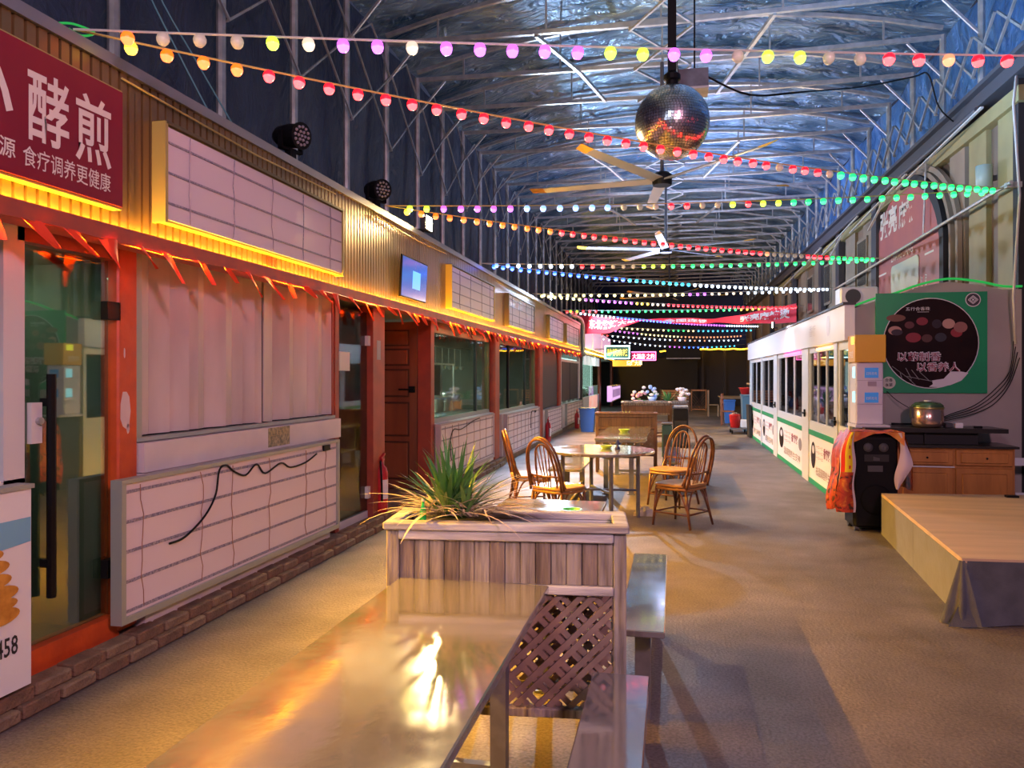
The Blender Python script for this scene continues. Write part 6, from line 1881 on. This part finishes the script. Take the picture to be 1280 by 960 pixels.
for (x, y) in ((1.85, 28.3), (2.9, 28.3), (1.85, 30.9), (2.9, 30.9)):
    MB().box(x - .03, x + .03, y - .03, y + .03, 0, 0.74).build('leg', M_ltwood, t)
wheelie('blue bin beside the dark brown chair in the distance', 1.85, 26.3, 0.35, 0.4, 0.72, mat('bright_blue_plastic', (0.06, 0.20, 0.60), 0.4))
wheelie('tall grey-blue bin at the far end of the kiosk', 2.12, 22.6, 0.40, 0.6, 0.98, M_greybin)
wheelie('dark blue bin right of the tall grey-blue bin', 2.52, 22.7, 0.34, 0.6, 0.96, mat('navy_bin', (0.03, 0.07, 0.16), 0.4))
t = thing('red_basin', 'red plastic basin on top of the tall grey-blue bin', 'basin', (2.05, 22.6, 1.032))
MB().lathe([(0, 0), (0.13, 0), (0.19, 0.17), (0.21, 0.18), (0.185, 0.18), (0.12, 0.02), (0, 0.02)], (0, 0, 0), 20).build('basin_body', M_redpl, t, True, True)
MB().lathe([(0.185, 0.176), (0.215, 0.178), (0.215, 0.188), (0.185, 0.188)], (0, 0, 0), 20).build('rolled_rim', M_redpl, t, True, True)
t = thing('cart', 'low flat cart on small wheels at the far end of the kiosk', 'cart', (1.75, 21.6, 0))
MB().box(1.52, 2.0, 21.2, 21.95, 0.13, 0.16).build('deck', M_steelf, t)
for (x, y) in ((1.57, 21.25), (1.95, 21.25), (1.57, 21.9), (1.95, 21.9)):
    MB().lathe([(0.05, -0.02), (0.05, 0.02)], (x, y, 0.05), 12, 'X').build('wheel', M_black, t)
    MB().box(x - .01, x + .01, y - .01, y + .01, 0.05, 0.13).build('caster_fork', M_steelf, t)
t = thing('red_bucket', 'red bucket standing on the low cart', 'bucket', (1.66, 21.5, 0.162))
MB().lathe([(0, 0), (0.12, 0), (0.15, 0.34), (0.16, 0.35), (0.14, 0.35), (0.11, 0.02), (0, 0.02)], (0, 0, 0), 18).build('bucket_body', M_redpl, t, True, True)
MB().tube(smoothpts([(-0.15, 0, 0.33), (0, -0.12, 0.40), (0.15, 0, 0.33)]), 0.006, 5).build('handle', M_poster_w, t, True, True)
t = tag(MB().bbox(1.80, 1.98, 21.35, 21.6, 0.162, 0.38, 0.02).build('white_canister', M_whitep), 'white canister beside the red bucket on the cart', 'canister')
tag(xfm(MB().box(-0.035, 0.035, -0.3, 0.3, 0, 0.82), Matrix.Translation((1.93, 20.3, 0.005)) @ Matrix.Rotation(R(-2), 4, 'Y')).build('dark_board', M_blackm), 'narrow black board leaning on the far end of the kiosk', 'board')
t = thing('high_chair', 'wooden rack behind the grey-blue bins', 'rack', (2.5, 24.0, 0))
for x in (2.3, 2.8):
    MB().box(x, x + .05, 23.9, 23.95, 0, 1.35).build('upright', M_ltwood, t)
for z in (0.6, 1.05, 1.3):
    MB().box(2.2, 2.9, 23.86, 24.2, z, z + 0.04).build('shelf_board', M_ltwood, t)
t.name = 'wooden_rack'
t = thing('traffic_cone', 'pale orange cone standing left of the far flowers', 'cone', (-1.45, 24.0, 0))
MB().lathe([(0.0, 0.04), (0.14, 0.04), (0.03, 0.74), (0, 0.74)], (0, 0, 0), 14).build('cone_body', mat('pale_orange', (0.8, 0.40, 0.25), 0.4), t, True, True)
MB().box(-.18, .18, -.18, .18, 0, 0.04).build('base', M_dgrey, t, local=True)
